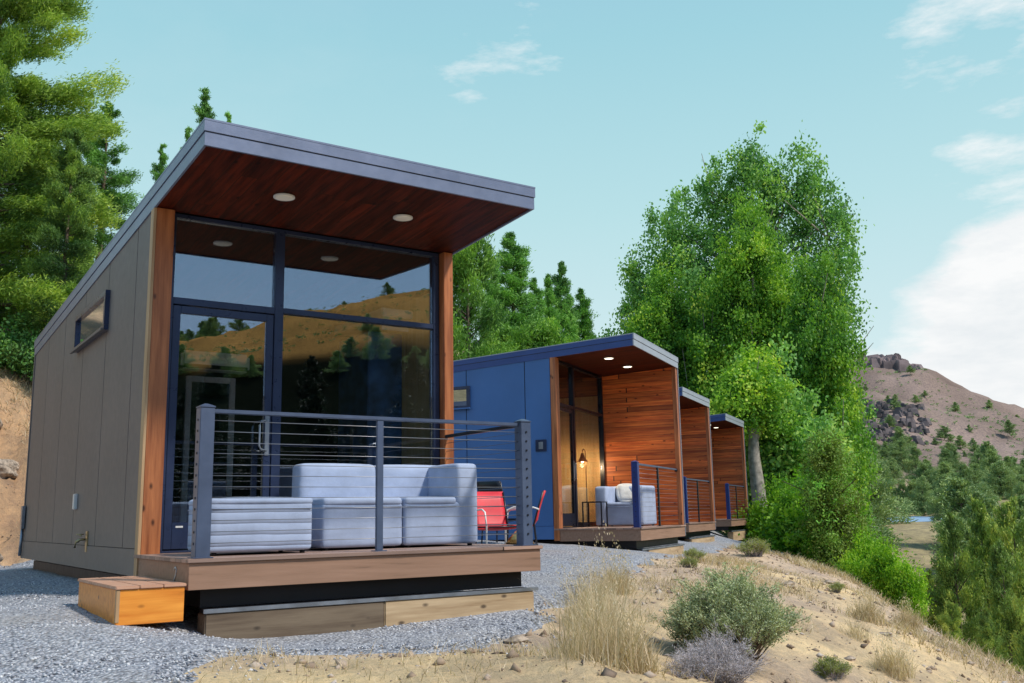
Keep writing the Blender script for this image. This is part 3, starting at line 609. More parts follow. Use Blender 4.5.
# inside cabin one
ac=empty('wall_air_conditioner',(.73,3.09,1.80),0,label='white wall mounted air conditioner above the inner door of the nearest cabin',cat='air conditioner')
MB().box(0,.72,0,.2,0,.19,.03).build('body',M['white'],ac); MB().box(.03,.69,-.004,.03,.012,.05).build('air_vent',M['dark_in'],ac)
dd=empty('inner_door',(.83,3.25,0),0,label='white framed inner door at the back of the nearest cabin',cat='door')
MB().box(0,.06,0,.045,.001,1.75,.004).box(.46,.52,0,.045,.001,1.75,.004).box(.061,.459,0,.045,1.69,1.75,.004).box(.061,.459,0,.045,.001,.12,.004).build('door_frame',M['white'],dd)
MB().box(.061,.459,.012,.03,.121,1.689).build('door_panel',M['glass_dark'],dd)
cb=empty('wardrobe',(2.42,2.25,0),0,label='tall dark blue wardrobe against the right inner wall of the nearest cabin',cat='wardrobe')
MB().box(0,.40,0,.75,.001,2.2,.01).build('body',M['blue_in'],cb); MB().box(-.012,-.001,.34,.41,.9,1.2,.004).build('handle',M['steel'],cb)
sh=empty('wall_shelf',(2.45,2.0,2.32),0,label='white wall shelf high on the right inner wall of the nearest cabin',cat='shelf')
MB().box(0,.37,0,1.2,0,.09,.01).build('board',M['white'],sh); MB().box(.05,.37,.1,.13,-.12,-.001).build('bracket',M['white'],sh)
# patio between the cabins
def sling_chair(x,y,rz,label,mat,hb=.86):
    z=Hs(x,y)+.02; r=empty('patio_chair',(x,y,z),rz,label=label,cat='chair',group='sling patio chairs on the gravel')
    me=MB()
    for s in(-1,1): # side frames (front is -y)
        fr=MB().tube([(s*.27,-.24,0),(s*.27,-.25,.42),(s*.275,-.22,.60),(s*.275,-.12,.64),(s*.275,.16,.63),(s*.275,.24,.60)],.012,8); fr.build('armrest',M['rail_dark'] if mat==M['rail_dark'] else M['white'],r)
        MB().tube([(s*.24,.20,0),(s*.24,.16,.40),(s*.24,.22,hb*.7),(s*.24,.30,hb),],.012,8).build('rear_leg',M['rail_dark'],r)
    n=10; prof=[(-.25,.41),(-.1,.385),(.08,.375),(.15,.39),(.19,.46),(.225,hb*.72),(.27,hb*.88),(.315,hb+.01)]
    V=[];F=[]
    for i,(yy,zz) in enumerate(prof):
        for j in range(7):
            t=j/6*2-1; V.append((t*.24,yy+(.018*(1-t*t) if i>3 else 0),zz-(.012*(1-t*t) if i<=3 else 0)))
    for i in range(len(prof)-1):
        for j in range(6): a=i*7+j; F.append((a,a+1,a+8,a+7))
    s1=link('seat',np_mesh('seat',V[:28],[f for f in F if max(f)<28],smooth=True),mat,r)
    s2=link('backrest',np_mesh('backrest',V[21:],[tuple(i-21 for i in f) for f in F if min(f)>=21],smooth=True),mat,r)
    for s in (s1,s2):
        md=s.modifiers.new('t','SOLIDIFY'); md.thickness=.012
    MB().tube([(-.24,-.25,.405),(.24,-.25,.405)],.011).tube([(-.24,.16,.40),(.24,.16,.40)],.011).build('crossbar',M['rail_dark'],r)
    return r
sling_chair(6.15,4.85,-2.2,'red sling patio chair on the gravel just beyond the right rail post, facing left',M['red'])
sling_chair(5.42,4.42,-.15,'red sling patio chair seen past the end of the pale blue sofa',M['red'],.88)
sling_chair(6.85,6.5,1.9,'black patio chair by the blue cabin wall, behind the red chair',M['rail_dark'],1.0)
x,y=5.47,3.95; z=Hs(x,y)
fb=empty('fire_bowl',(x,y,z),.4,label='small brass coloured cone lid on a low black bowl between the red chairs',cat='fire bowl')
MB().lathe([(.16,0),(.10,.03),(.09,.12),(.24,.2),(.25,.225),(.22,.225)],n=20).build('bowl',M['rail_dark'],fb)
MB().lathe([(.20,.226),(.15,.30),(.06,.39),(.015,.42)],n=8).build('cone_lid',M['copper'],fb)
# ------------------------------------------------------------------ vegetation builders
def leaf_mesh(name,C,A,L,Wd,shade,rng):
    n=len(C); R_=rng.normal(size=(n,3)); A=A/np.linalg.norm(A,axis=1,keepdims=True)
    B=np.cross(A,R_); B/=np.linalg.norm(B,axis=1,keepdims=True)+1e-9
    L=np.broadcast_to(L,(n,))[:,None]; Wd=np.broadcast_to(Wd,(n,))[:,None]
    V=np.stack([C-A*L/2,C+B*Wd/2-A*L*.05,C+A*L/2,C-B*Wd/2-A*L*.05],1).reshape(-1,3)
    return np_mesh(name,V,np.arange(4*n).reshape(n,4),np.repeat(shade,4))
def tubes(name,mat,parent,lst,n=6):
    mb=MB()
    for pts,r in lst: mb.tube(pts,r,n,cap=False)
    return mb.build(name,mat,parent)
def conifer(name,h,R,seed,tufts=900,blades=22,bl=.13,bw=.028,z0=.12,p=.8,mat='pine',tuft_r=.16,up=.15,irr=.35,trunk_r=None,nbr=None,bark='bark'):
    rng=np.random.default_rng(seed); root=empty(name,(0,0,0))
    nb=nbr or int(h*14); Tc=[];Td=[];Ts=[];Tr=[]; limbs=[]
    lob=rng.random(8)*2*np.pi
    for i in range(nb):
        t=rng.random()**.95; zb=h*(z0+(1-z0)*t)
        prof=(1-t)**p*(1+.0*t)
        az=rng.random()*2*np.pi
        Lb=R*prof*(1-irr+irr*1.6*rng.random())*(1+.22*np.sin(2*az+lob[0]+t*5))+.12*R*rng.random()
        sl=up+(t-.35)*.55+rng.normal()*.1
        d=np.array([math.cos(az),math.sin(az),sl]); e=np.array([0,0,zb])+d*Lb+np.array([0,0,-.10*Lb*(1-t)])
        if Lb>R*.3 and len(limbs)<70: limbs.append(([(0,0,zb-.02*Lb),tuple(np.array([0,0,zb])+d*Lb*.5),tuple(e)],[.012*Lb+.012,.008*Lb+.006,.004]))
        k=max(1,int(tufts/nb*(.35+Lb/R*1.6)))
        s=.25+.78*rng.random(k)**.7; 
        c=np.array([0,0,zb])+d*Lb*s[:,None]+np.c_[np.zeros(k),np.zeros(k),-.10*Lb*(1-t)*s]+rng.normal(size=(k,3))*tuft_r*np.array([1,1,.6])*(.25+.75*Lb/R)
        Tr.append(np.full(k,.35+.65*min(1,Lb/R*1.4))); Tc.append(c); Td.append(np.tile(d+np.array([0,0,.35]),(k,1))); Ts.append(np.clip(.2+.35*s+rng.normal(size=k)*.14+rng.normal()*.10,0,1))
    k=int(tufts*.03)+3; zt=h*(1-.14*rng.random(k)); Tr.append(np.full(k,.3)); Tc.append(np.c_[rng.normal(size=(k,2))*.04*h/8,zt]); Td.append(np.tile([0,0,1.],(k,1))); Ts.append(np.full(k,.5))
    Tc=np.vstack(Tc);Td=np.vstack(Td);Ts=np.concatenate(Ts); Tr=np.concatenate(Tr); n=len(Tc)
    C=np.repeat(Tc,blades,0)+rng.normal(size=(n*blades,3))*tuft_r*.62*np.repeat(Tr,blades)[:,None]; A=np.repeat(Td/np.linalg.norm(Td,axis=1,keepdims=True),blades,0)+rng.normal(size=(n*blades,3))*.55
    me=leaf_mesh('crown',C,A,bl*(.7+.6*rng.random(n*blades)),bw,np.clip(np.repeat(Ts,blades)+rng.normal(size=n*blades)*.09,0,1),rng)
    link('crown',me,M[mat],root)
    tr=trunk_r or h*.018
    pts=[(0,0,-.6)]+[(.02*h*.1*math.sin(q*5+seed),.02*h*.1*math.cos(q*4),h*q) for q in (.1,.3,.5,.7,.96)]
    tubes('trunk',M[bark],root,[(pts,[tr*1.2,tr,tr*.8,tr*.6,tr*.35,.01])]+limbs)
    return root
def blob_tree(name,blobs,seed,clumps,per,ll,lw,mat,trunk=None,bark='bark_pale',clump_r=.35,shell=.45):
    rng=np.random.default_rng(seed); root=empty(name,(0,0,0)); vol=np.array([b[3]*b[4]*b[5] for b in blobs])**.75; vol/=vol.sum(); Cc=[];Sh=[];Dd=[]
    for b,v in zip(blobs,vol):
        k=max(3,int(clumps*v)); d=rng.normal(size=(k,3)); d/=np.linalg.norm(d,axis=1,keepdims=True)
        r=rng.random(k)**shell; w=1+.22*np.sin(d[:,0]*5+seed)+.18*np.cos(d[:,2]*6+b[0])
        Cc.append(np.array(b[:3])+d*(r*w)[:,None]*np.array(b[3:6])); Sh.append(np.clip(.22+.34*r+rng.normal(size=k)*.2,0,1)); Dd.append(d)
    Cc=np.vstack(Cc);Sh=np.concatenate(Sh);Dd=np.vstack(Dd); n=len(Cc); cr=clump_r*(.5+rng.random(n))
    C=np.repeat(Cc,per,0)+rng.normal(size=(n*per,3))*np.repeat(cr,per)[:,None]*.55
    A=rng.normal(size=(n*per,3))+np.repeat(Dd,per,0)*.3
    me=leaf_mesh('crown',C,A,ll*(.6+.8*rng.random(n*per)),lw*(.7+.6*rng.random(n*per)),np.clip(np.repeat(Sh,per)+rng.normal(size=n*per)*.12,0,1),rng)
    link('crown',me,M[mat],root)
    lst=[]
    if trunk:
        tx=trunk.get('x',0);ty=trunk.get('y',0);th_=trunk['h'];tr=trunk['r']
        lst.append(([(tx,ty,-.8),(tx+.05,ty,th_*.3),(tx-.05,ty+.05,th_*.6),(tx*.5,ty*.5,th_)],[tr*1.25,tr,tr*.75,tr*.3]))
        for b in blobs:
            z1=max(th_*.18,min(th_*.8,b[2]-b[5]*.9)); lst.append(([(tx*.9,ty*.9,z1),((b[0]+tx)/2,(b[1]+ty)/2,(z1+b[2])/2+.1),(b[0],b[1],b[2]+b[5]*.3)],[tr*.5,tr*.3,.02]))
            for _ in range(3):
                q=rng.normal(size=3)*np.array(b[3:6])*.5; lst.append(([(b[0],b[1],b[2]-b[5]*.2),(b[0]+q[0],b[1]+q[1],b[2]+abs(q[2])+.2)],[tr*.18,.012]))
    else:
        for b in blobs:
            for _ in range(5):
                q=rng.normal(size=3)*np.array(b[3:6])*.4; lst.append(([(rng.normal()*.08,rng.normal()*.08,-.1),(b[0]*.5+q[0]*.4,b[1]*.5+q[1]*.4,b[2]*.6),(b[0]+q[0],b[1]+q[1],b[2]+abs(q[2])*.7)],[.02,.012,.004]))
    tubes('trunk' if trunk else 'stem',M[bark],root,lst); return root
def place(o,az=None,r=None,x=None,y=None,top=None,h0=None,sc=None,rz=0,wid=1,sink=0,**k):
    if az is not None: x,y=pol(az,r)
    z=Hs(x,y)-sink
    if top is not None: sc=(top-z)/h0
    o.location=(x,y,z); o.scale=(sc*wid,sc*wid,sc); o.rotation_euler=(0,0,rz); return tag(o,**k)
# --- left bank pines
t=conifer('pine_tree',11,3.3,21,tufts=7500,blades=34,bl=.12,bw=.026,z0=.0,p=.5,mat='pine',tuft_r=.17,up=.12,irr=.5)
place(t,az=4.8,r=25,top=14.6,h0=11,wid=1.0,label='tall yellow green pine filling the left edge of the view',cat='pine tree')
t=conifer('pine_tree',8,2.0,22,tufts=3600,blades=34,bl=.115,bw=.026,z0=.03,p=.75,mat='pine',tuft_r=.15,irr=.45)
place(t,az=8.9,r=23,top=8.9,h0=8,wid=.8,label='shorter pine between the left edge pine and the cabin roof',cat='pine tree')
t=copy_tree(t); place(t,az=6.9,r=26.5,top=10.6,h0=8,rz=2.2,wid=1.0,label='second pine standing between the tall edge pine and the shorter one',cat='pine tree')
t=conifer('conifer_tree',9,1.7,23,tufts=2000,blades=30,bl=.12,bw=.03,z0=.03,p=.85,mat='fir',tuft_r=.15,irr=.4)
place(t,az=10.6,r=27,top=11.5,h0=9,wid=1.0,label='dark green narrow conifer right behind the left pines',cat='conifer tree')
dk=conifer('conifer_tree',9,1.25,24,tufts=1500,blades=26,bl=.13,bw=.03,z0=.05,p=.9,mat='fir',tuft_r=.14,irr=.4)
place(dk,az=13.6,r=28,top=10.8,h0=9,wid=.75,label='pointed dark conifer peeking above the sloping roof edge, left one',cat='conifer tree',group='dark conifers behind the nearest roof')
d2=copy_tree(dk); place(d2,az=15.9,r=29,top=13.1,h0=9,wid=.85,rz=2,label='tallest pointed dark conifer peeking above the nearest roof corner',cat='conifer tree')
d3=copy_tree(dk); place(d3,az=17.3,r=31,top=13.2,h0=9,wid=.6,rz=4,label='slim dark conifer tip just right of the nearest roof corner',cat='conifer tree')
d4=copy_tree(dk); place(d4,az=15.0,r=27,top=11.0,h0=9,wid=.7,rz=1,label='lower dark conifer between the two pointed ones behind the roof',cat='conifer tree')
under=blob_tree('bush',[(0,0,.6,1.1,.9,.7),(1.1,.3,.5,.9,.8,.6),(-1,.4,.5,.9,.7,.5)],31,260,60,.09,.05,'pop_back',bark='bark',clump_r=.22)
place(under,az=3.8,r=23,sc=1.0,sink=.2,label='leafy bush on top of the orange bank below the tall pine',cat='bush',group='bushes on the bank')
u2=copy_tree(under); place(u2,az=7.9,r=23.4,sc=.8,sink=.2,rz=2,label='bush on the bank beside the back corner of the nearest cabin',cat='bush')
# --- trees behind the second cabin
t=conifer('juniper_tree',6.5,2.4,41,tufts=1700,blades=28,bl=.17,bw=.04,z0=.0,p=.62,mat='bright_jun',tuft_r=.26,up=.5,irr=.4)
place(t,az=31.6,r=31,top=9.2,h0=6.5,wid=.8,label='bright green bushy juniper directly right of the nearest cabin',cat='juniper tree')
sp=conifer('spire_tree',8,1.15,42,tufts=1700,blades=26,bl=.15,bw=.036,z0=.04,p=.8,mat='fir',tuft_r=.17,irr=.55)
place(sp,az=34.35,r=41,top=12.4,h0=8,wid=1.15,label='tallest narrow spire tree in the gap between cabin and poplars',cat='conifer tree',group='narrow conifers behind the blue cabin')
for i,(a_,r_,tp,w_,lb) in enumerate([(35.7,42,10.6,.65,'narrow spire tree immediately right of the tallest spire'),(36.5,43,11.0,.6,'slim spire tree in the middle of the group behind the blue cabin roof'),(37.25,45,12.1,.62,'second tallest slim spire tree behind the blue cabin roof'),(37.7,44,10.3,.6,'short spire tree beside the second tallest one'),(38.5,46,11.0,.8,'rightmost dark conifer of the group, next to the distant ridge gap'),(33.0,40,11.6,.6,'spire tip rising just above the bright bushy juniper')]):
    c_=copy_tree(sp); place(c_,az=a_,r=r_,top=tp,h0=8,wid=w_*1.25,rz=i*1.3,label=lb,cat='conifer tree')
bj=conifer('juniper_tree',4,2.2,43,tufts=1000,blades=24,bl=.17,bw=.045,z0=0,p=.5,mat='bright_jun',tuft_r=.26,up=.5,irr=.4)
for i,(a_,r_,tp,lb) in enumerate([(34.3,36,7.0,'low bright juniper in front of the tallest spire tree'),(36.2,37,6.9,'low bright juniper in the middle above the blue roof'),(38.0,39,6.6,'low bright juniper toward the right above the blue roof'),(39.6,42,6.2,'low juniper under the distant ridge gap')]):
    c_=bj if i==0 else copy_tree(bj); place(c_,az=a_,r=r_,top=tp,h0=4,rz=i*2,label=lb,cat='juniper tree',group='low junipers above the blue roof')
# --- poplars
def P(px_az,r): return pol(px_az,r)
t=blob_tree('poplar_tree',[(.3,0,15.2,1.2,1.2,1.5),(-1.5,.5,14.0,1.6,1.5,1.6),(2.3,0,14.0,1.6,1.5,1.6),(3.6,0,12.3,1.5,1.4,1.9),(-3.4,0,12.4,1.6,1.5,1.7),(.4,.2,12.4,2.2,1.8,2.0),(-5.0,0,10.4,1.4,1.3,1.6),(-1.8,.2,10.6,2.4,2,2.2),(3.4,.3,9.6,1.6,1.5,2.2),(-5.6,.4,8.6,1.2,1.2,1.9),(-2.8,0,9.2,2.6,2,2.2),(1.4,0,9,2.8,2,2.4),(-5.6,0,5.6,1.2,1.2,2.2),(-2.5,0,6,2.6,2,2.6),(2,0,5.6,3,2,2.8)],51,1350,88,.14,.105,'pop_back',trunk=dict(h=13.5,r=.3),clump_r=.40,shell=.42)
place(t,az=48.6,r=52,top=20.5,h0=16.6,wid=.84,rz=rad(-48),label='tallest poplar, sparse dark green crown rising above all the others',cat='poplar tree',group='poplars beyond the cabin row')
t=blob_tree('poplar_tree',[(0,0,9.6,1.3,1.2,2.0),(-.9,0,8,1.5,1.4,1.8),(1.0,.2,7.6,1.6,1.4,2.0),(-2.1,0,6.4,1.5,1.4,1.9),(2.2,0,5.8,1.6,1.4,2.0),(0,-.2,5.4,2.2,1.6,2.4),(-2.8,0,4,1.4,1.3,2),(-1,-.2,3,2,1.6,2.2),(2.2,0,3.2,2,1.6,2.2)],52,1250,100,.115,.085,'pop_front',trunk=dict(h=9,r=.24,x=.0),clump_r=.36)
place(t,az=48.6,r=43,top=13.8,h0=11.4,wid=.74,rz=rad(-49),label='bright green poplar in the middle, in front of the tallest one',cat='poplar tree',group='poplars beyond the cabin row')
t=blob_tree('poplar_tree',[(0,0,8,1.2,1.2,1.8),(-1.2,0,6.6,1.3,1.3,1.7),(1.2,0,6,1.4,1.3,1.9),(0,0,4.8,1.8,1.5,2),(-1.8,0,3.6,1.4,1.3,2),(1.6,0,3.2,1.6,1.4,2)],53,1000,92,.115,.085,'pop_front',trunk=dict(h=7.4,r=.2),clump_r=.36)
place(t,az=51.9,r=41,top=10.3,h0=9.6,wid=.58,rz=1.0,label='bright poplar on the right flank of the group, toward the valley',cat='poplar tree',group='poplars beyond the cabin row')
t=copy_tree(t); place(t,az=43.4,r=44,top=11.2,h0=9.6,wid=.85,rz=3.2,label='bright poplar on the left flank, directly above the blue cabin roof corner',cat='poplar tree')
t=blob_tree('poplar_tree',[(0,0,3.9,.9,.9,1.6),(-.9,0,2.8,1,.9,1.4),(.9,0,2.6,1,.9,1.5),(0,0,1.4,1.3,1.1,1.3)],54,620,75,.12,.09,'pop_back',trunk=dict(h=4.4,r=.17),clump_r=.3)
place(t,az=49.0,r=37,top=6.0,h0=5.4,wid=.9,rz=2,label='low leafy tree filling the space under the poplars beside the farthest cabin',cat='tree')
t=blob_tree('bare_trunk_tree',[(0,0,5.6,1.1,1,1.1),(.9,0,4.7,.8,.7,.8),(-.9,0,4.8,.8,.7,.8)],57,240,75,.12,.09,'pop_front',trunk=dict(h=5.6,r=.27),clump_r=.3)
place(t,az=48.15,r=35.2,sc=1.05,label='tree with a thick pale grey trunk standing right beside the farthest cabin',cat='tree')
t=blob_tree('dying_juniper',[(0,0,3.0,.5,.5,.8),(0,0,2.1,.75,.7,.9),(.1,0,1.2,.85,.8,.9),(-.1,0,.5,.7,.7,.6)],55,420,80,.085,.035,'brown_fol',trunk=dict(h=3,r=.09),bark='bark',clump_r=.2,shell=.6)
place(t,az=52.0,r=27,top=2.35,h0=3.75,wid=.95,label='half dead brown and green juniper at the crest of the dirt slope',cat='juniper tree')
t=blob_tree('shrub',[(0,0,1.1,.7,.6,.8),(-.8,0,.8,.6,.6,.6),(.8,.1,.7,.7,.6,.6),(0,-.2,.4,1.1,.7,.4)],56,420,60,.085,.045,'shrub',bark='bark',clump_r=.2)
place(t,az=50.0,r=28.5,top=.85,h0=1.9,wid=.7,rz=1,label='bright green leafy shrub at the foot of the poplars near the farthest cabin',cat='shrub',group='bright shrubs along the crest')
for i,(a_,r_,tp,w_,lb) in enumerate([(53.6,24,-.3,.7,'bright yellow green shrub on the crest, right of the brown juniper'),(54.6,23,-.5,.7,'small bright shrub lower down the crest'),(51.0,27,-.05,.55,'bright shrub left of the brown juniper trunk'),(49.3,33,1.2,.7,'bright shrub at the base of the pale trunk'),(51.2,30,1.2,1.3,'leafy shrub in the shade under the right poplar')]):
    c_=copy_tree(t); place(c_,az=a_,r=r_,top=tp,h0=1.9,wid=w_,rz=i*1.7,label=lb,cat='shrub')
# --- valley junipers
protos=[]
for i in range(4): 
    protos.append(conifer('juniper_tree',4.6,1.75+.2*i,60+i,tufts=1150,blades=22,bl=.13,bw=.042,z0=.0,p=[.8,1.0,.75,.95][i],mat='juniper',tuft_r=.17,up=.45,irr=[.4,.35,.5,.4][i]))
near=[(55.4,21,-1.35,'small juniper at the top end of the near valley trees'),(55.9,24,-1.5,'rounded juniper just below the crest of the dirt slope'),(57.6,22.5,-1.7,'juniper in the front row below the dirt slope, second from the crest'),(58.0,27,.0,'pointed juniper rising behind the front row'),(59.2,21,-1.7,'dense juniper in the middle of the front row'),(60.2,26,-.7,'taller pointed juniper near the right edge of the view'),(61.3,18,-1.6,'nearest juniper, at the right edge beside the dirt slope'),(61.9,22,-.9,'tall juniper cut by the right edge of the view'),(59.4,31,.2,'slender juniper between the front row and the river'),(56.6,31,-1.6,'low juniper in front of the tan clearing'),(62.6,17,-2.0,'low juniper in the bottom right corner'),(60.9,30,.3,'juniper with a high tip behind the right front row'),(58.6,18.5,-2.1,'small juniper low on the slope below the crest'),(55.2,28,-1.6,'low juniper behind the yellow green shrub')]
for i,(a_,r_,tp,lb) in enumerate(near):
    c_=protos[i] if i<4 else copy_tree(protos[i%4]); place(c_,az=a_,r=r_,top=tp,h0=4.6,rz=i*1.1,wid=random.uniform(.5,.68),label=lb,cat='juniper tree',group='near junipers below the dirt slope')
lows=[]
for i in range(4): lows.append(conifer('juniper_tree',5,1.9+.15*i,80+i,tufts=800,blades=18,bl=.19,bw=.07,z0=.02,p=[.75,.95,.8,1.0][i],mat='juniper_far',tuft_r=.26,up=.4,irr=.4,nbr=70))
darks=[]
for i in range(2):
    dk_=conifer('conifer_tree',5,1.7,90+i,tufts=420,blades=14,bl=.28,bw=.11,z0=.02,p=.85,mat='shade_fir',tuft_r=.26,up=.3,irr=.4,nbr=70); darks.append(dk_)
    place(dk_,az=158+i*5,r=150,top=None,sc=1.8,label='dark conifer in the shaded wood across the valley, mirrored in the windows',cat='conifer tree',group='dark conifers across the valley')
rs=random.Random(5); cnt=0
def lowtree(a_,r_,hh,wid,lb,g):
    global cnt
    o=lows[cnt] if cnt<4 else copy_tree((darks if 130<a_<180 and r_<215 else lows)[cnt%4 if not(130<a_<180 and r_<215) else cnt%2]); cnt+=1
    x,y=pol(a_,r_); o.location=(x,y,Hs(x,y)-.1); o.rotation_euler=(0,0,rs.random()*6); s=hh/5; o.scale=(s*wid,s*wid,s); tag(o,lb,'juniper tree',g)
pts=[]
def ok(a_,r_,d):
    x,y=pol(a_,r_)
    if any((x-p_[0])**2+(y-p_[1])**2<d*d for p_ in pts): return False
    pts.append((x,y)); return True
tries=0
while tries<6000 and cnt<170:
    tries+=1; a_=rs.uniform(51.5,66); r_=36*math.exp(rs.random()**.85*2.27)
    if 54.3<a_<57.7 and r_<212: continue
    if 53.3<a_<54.4 and 105<r_<130: continue
    if 59.9<a_<62 and 95<r_<125: continue
    if r_>300 and rs.random()<.3: continue
    if not ok(a_,r_,4.6+.042*r_): continue
    hh=rs.uniform(2.8,4.8)*(1.0 if r_<60 else 1.45 if r_<180 else 1.6)
    if r_<60: lb,g='juniper in the middle of the valley slope below the cabins','mid distance valley junipers'
    elif r_<170: lb,g='small juniper on the far valley floor by the river','junipers on the valley floor'
    else: lb,g='tiny distant juniper at the foot of the mauve hill','junipers at the foot of the hill'
    lowtree(a_,r_,hh,rs.uniform(.8,1.25),lb,g)
for i in range(95):
    a_=rs.uniform(51.5,66); r_=rs.uniform(216,325)
    if not ok(a_,r_,7.5): continue
    lowtree(a_,r_,rs.uniform(6,10.5),rs.uniform(.9,1.3),'conifer in the dense belt between the river and the mauve hill','conifers in the belt below the hill')
for a_,r_ in ((54.0,240),(54.6,250),(56.9,245),(55.4,262),(57.8,200),(53.6,118),(54.9,228),(56.3,226)): lowtree(a_,r_,rs.uniform(6,8.5),1.1,'juniper standing along the far bank of the river','junipers along the river bank')
for i in range(46):
    a_=rs.uniform(52,66); r_=320+250*rs.random()**1.8; lowtree(a_,r_,rs.uniform(1.5,5),rs.uniform(1,1.6),'tiny dark juniper dotted on the bare mauve hillside','junipers dotted on the bare hill')
# opposite side of the valley (seen mirrored in the windows)
k=0
while k<120:
    a_=rs.uniform(138,176); r_=rs.choice([rs.uniform(60,200),rs.uniform(130,290),rs.uniform(430,600)])
    if r_>300 and not(160<a_<172) and rs.random()<.8: continue
    k+=1; lowtree(a_,r_,rs.uniform(4.5,8)*(1.3 if r_>300 else 1),1.2,'juniper on the slope across the valley, mirrored in the windows','junipers across the valley')
for i in range(70):
    a_=rs.uniform(162.5,168.5) if i<42 else rs.uniform(148,162); r_=rs.uniform(565,612); lowtree(a_,r_,rs.uniform(9,17) if i<42 else rs.uniform(6,13),1.0,'tree on the skyline ridge across the valley, mirrored in the windows','skyline trees across the valley')

# rock outcrops
def rocks(name,list_,mat,label,cat):
    mb=MB(); rr_=random.Random(9)
    for (x,y,z,s,h) in list_:
        a=rr_.random()*3; ca,sa=math.cos(a),math.sin(a); sx=s*rr_.uniform(.7,1.3)/2; sy=s*rr_.uniform(.7,1.3)/2; P_=[]
        for zz,q in ((z-h*.5,1.15),(z+h*rr_.uniform(.7,1.1),.75)):
            for dx,dy in ((-1,-1),(1,-1),(1,1),(-1,1)):
                u=dx*sx*q*rr_.uniform(.7,1.1); v=dy*sy*q*rr_.uniform(.7,1.1); P_.append((x+u*ca-v*sa,y+u*sa+v*ca,zz+rr_.uniform(-.15,.15)*h))
        mb.hexa(P_,bev=min(s,h)*.09)
    return tag(mb.build(name,mat),label,cat)
n_=2600; az_=RNG.uniform(50,68,n_); r_=230+340*RNG.random(n_)**.8; X_=CAM[0]+r_*np.sin(np.radians(az_)); Y_=CAM[1]+r_*np.cos(np.radians(az_)); kk=(fbm(X_*.02,Y_*.02,4)+RNG.random(n_)*.5>.2); X_,Y_=X_[kk],Y_[kk]
az2=RNG.uniform(140,176,1800); r2=RNG.uniform(260,600,1800); X_=np.r_[X_,CAM[0]+r2*np.sin(np.radians(az2))]; Y_=np.r_[Y_,CAM[1]+r2*np.cos(np.radians(az2))]; Z_=H(X_,Y_)
n_=len(X_); sz=RNG.uniform(.3,1.1,n_); C_=np.repeat(np.c_[X_,Y_,Z_+sz*.3],14,0)+RNG.normal(size=(n_*14,3))*np.repeat(sz,14)[:,None]*.5*np.array([1,1,.5])
tag(link('scrub',leaf_mesh('scrub',C_,RNG.normal(size=(n_*14,3)),np.repeat(sz,14)*.7,np.repeat(sz,14)*.45,RNG.random(n_*14)*.6,RNG),M['juniper_far']),'low scrub speckled over the distant hillsides','scrub',kind='stuff')
M['basalt']=paint('dark_basalt',(.15,.125,.128),.9,var=.45,scale=.15); M['mesa']=paint('mauve_rimrock',(.22,.17,.17),.9,var=.35,scale=.08); M['stone']=paint('tan_stone',(.38,.30,.23),.9,var=.4,scale=14)
L=[]
for i in range(520):
    a_=52.6+rs.random()**1.0*4.6; t_=(a_-52.6)/4.6; r_=rs.uniform(335,400)+t_*8; 
    if rs.random()<t_*.6: continue
    x,y=pol(a_,r_); s=rs.uniform(1.2,2.9); L.append((x,y,Hs(x,y),s,s*.6))
rocks('basalt_outcrop',L,M['basalt'],'broken band of dark basalt boulders low on the mauve hill','rock outcrop')
L=[]
for i in range(130):
    t_=rs.random(); a_=53+t_*4.0; r_=592+rs.uniform(-7,7); x,y=pol(a_,r_); s=rs.uniform(4,8); L.append((x,y,Hs(x,y)-1,s,rs.uniform(4.5,6)*(1 if a_<56.2 else .4)))
rocks('rimrock',L,M['mesa'],'flat topped rimrock capping the mauve hill','rock outcrop')
# ------------------------------------------------------------------ foreground plants and stones
def blades(name,*a):
    v,f,s_=bladeV(*a); return np_mesh(name,v,f,s_)
def bladeV(base,height,lean,w,shade,rng):
    """curved tapering strips; base (n,3)"""
    n=len(base); az=rng.random(n)*2*np.pi; D=np.c_[np.cos(az),np.sin(az),np.zeros(n)]; side=np.c_[-np.sin(az),np.cos(az),np.zeros(n)]
    q=rng.random(n)*2*np.pi; side=side*np.cos(q)[:,None]+D*np.sin(q)[:,None]
    Vs=[]
    for t,ww in ((0,1),(.4,.8),(.75,.5),(1,.05)):
        c=base+D*(lean*height*t**1.8)[:,None]+np.array([0,0,1.])*(height*(t-.12*lean*t*t))[:,None]
        Vs+= [c-side*(w*ww)[:,None]/2,c+side*(w*ww)[:,None]/2]
    V=np.stack(Vs,1).reshape(-1,3); o=np.arange(n)[:,None]*8
    F=np.concatenate([o+np.array([[0,1,3,2]]),o+np.array([[2,3,5,4]]),o+np.array([[4,5,7,6]])],0)
    return V,F,np.repeat(shade,8)
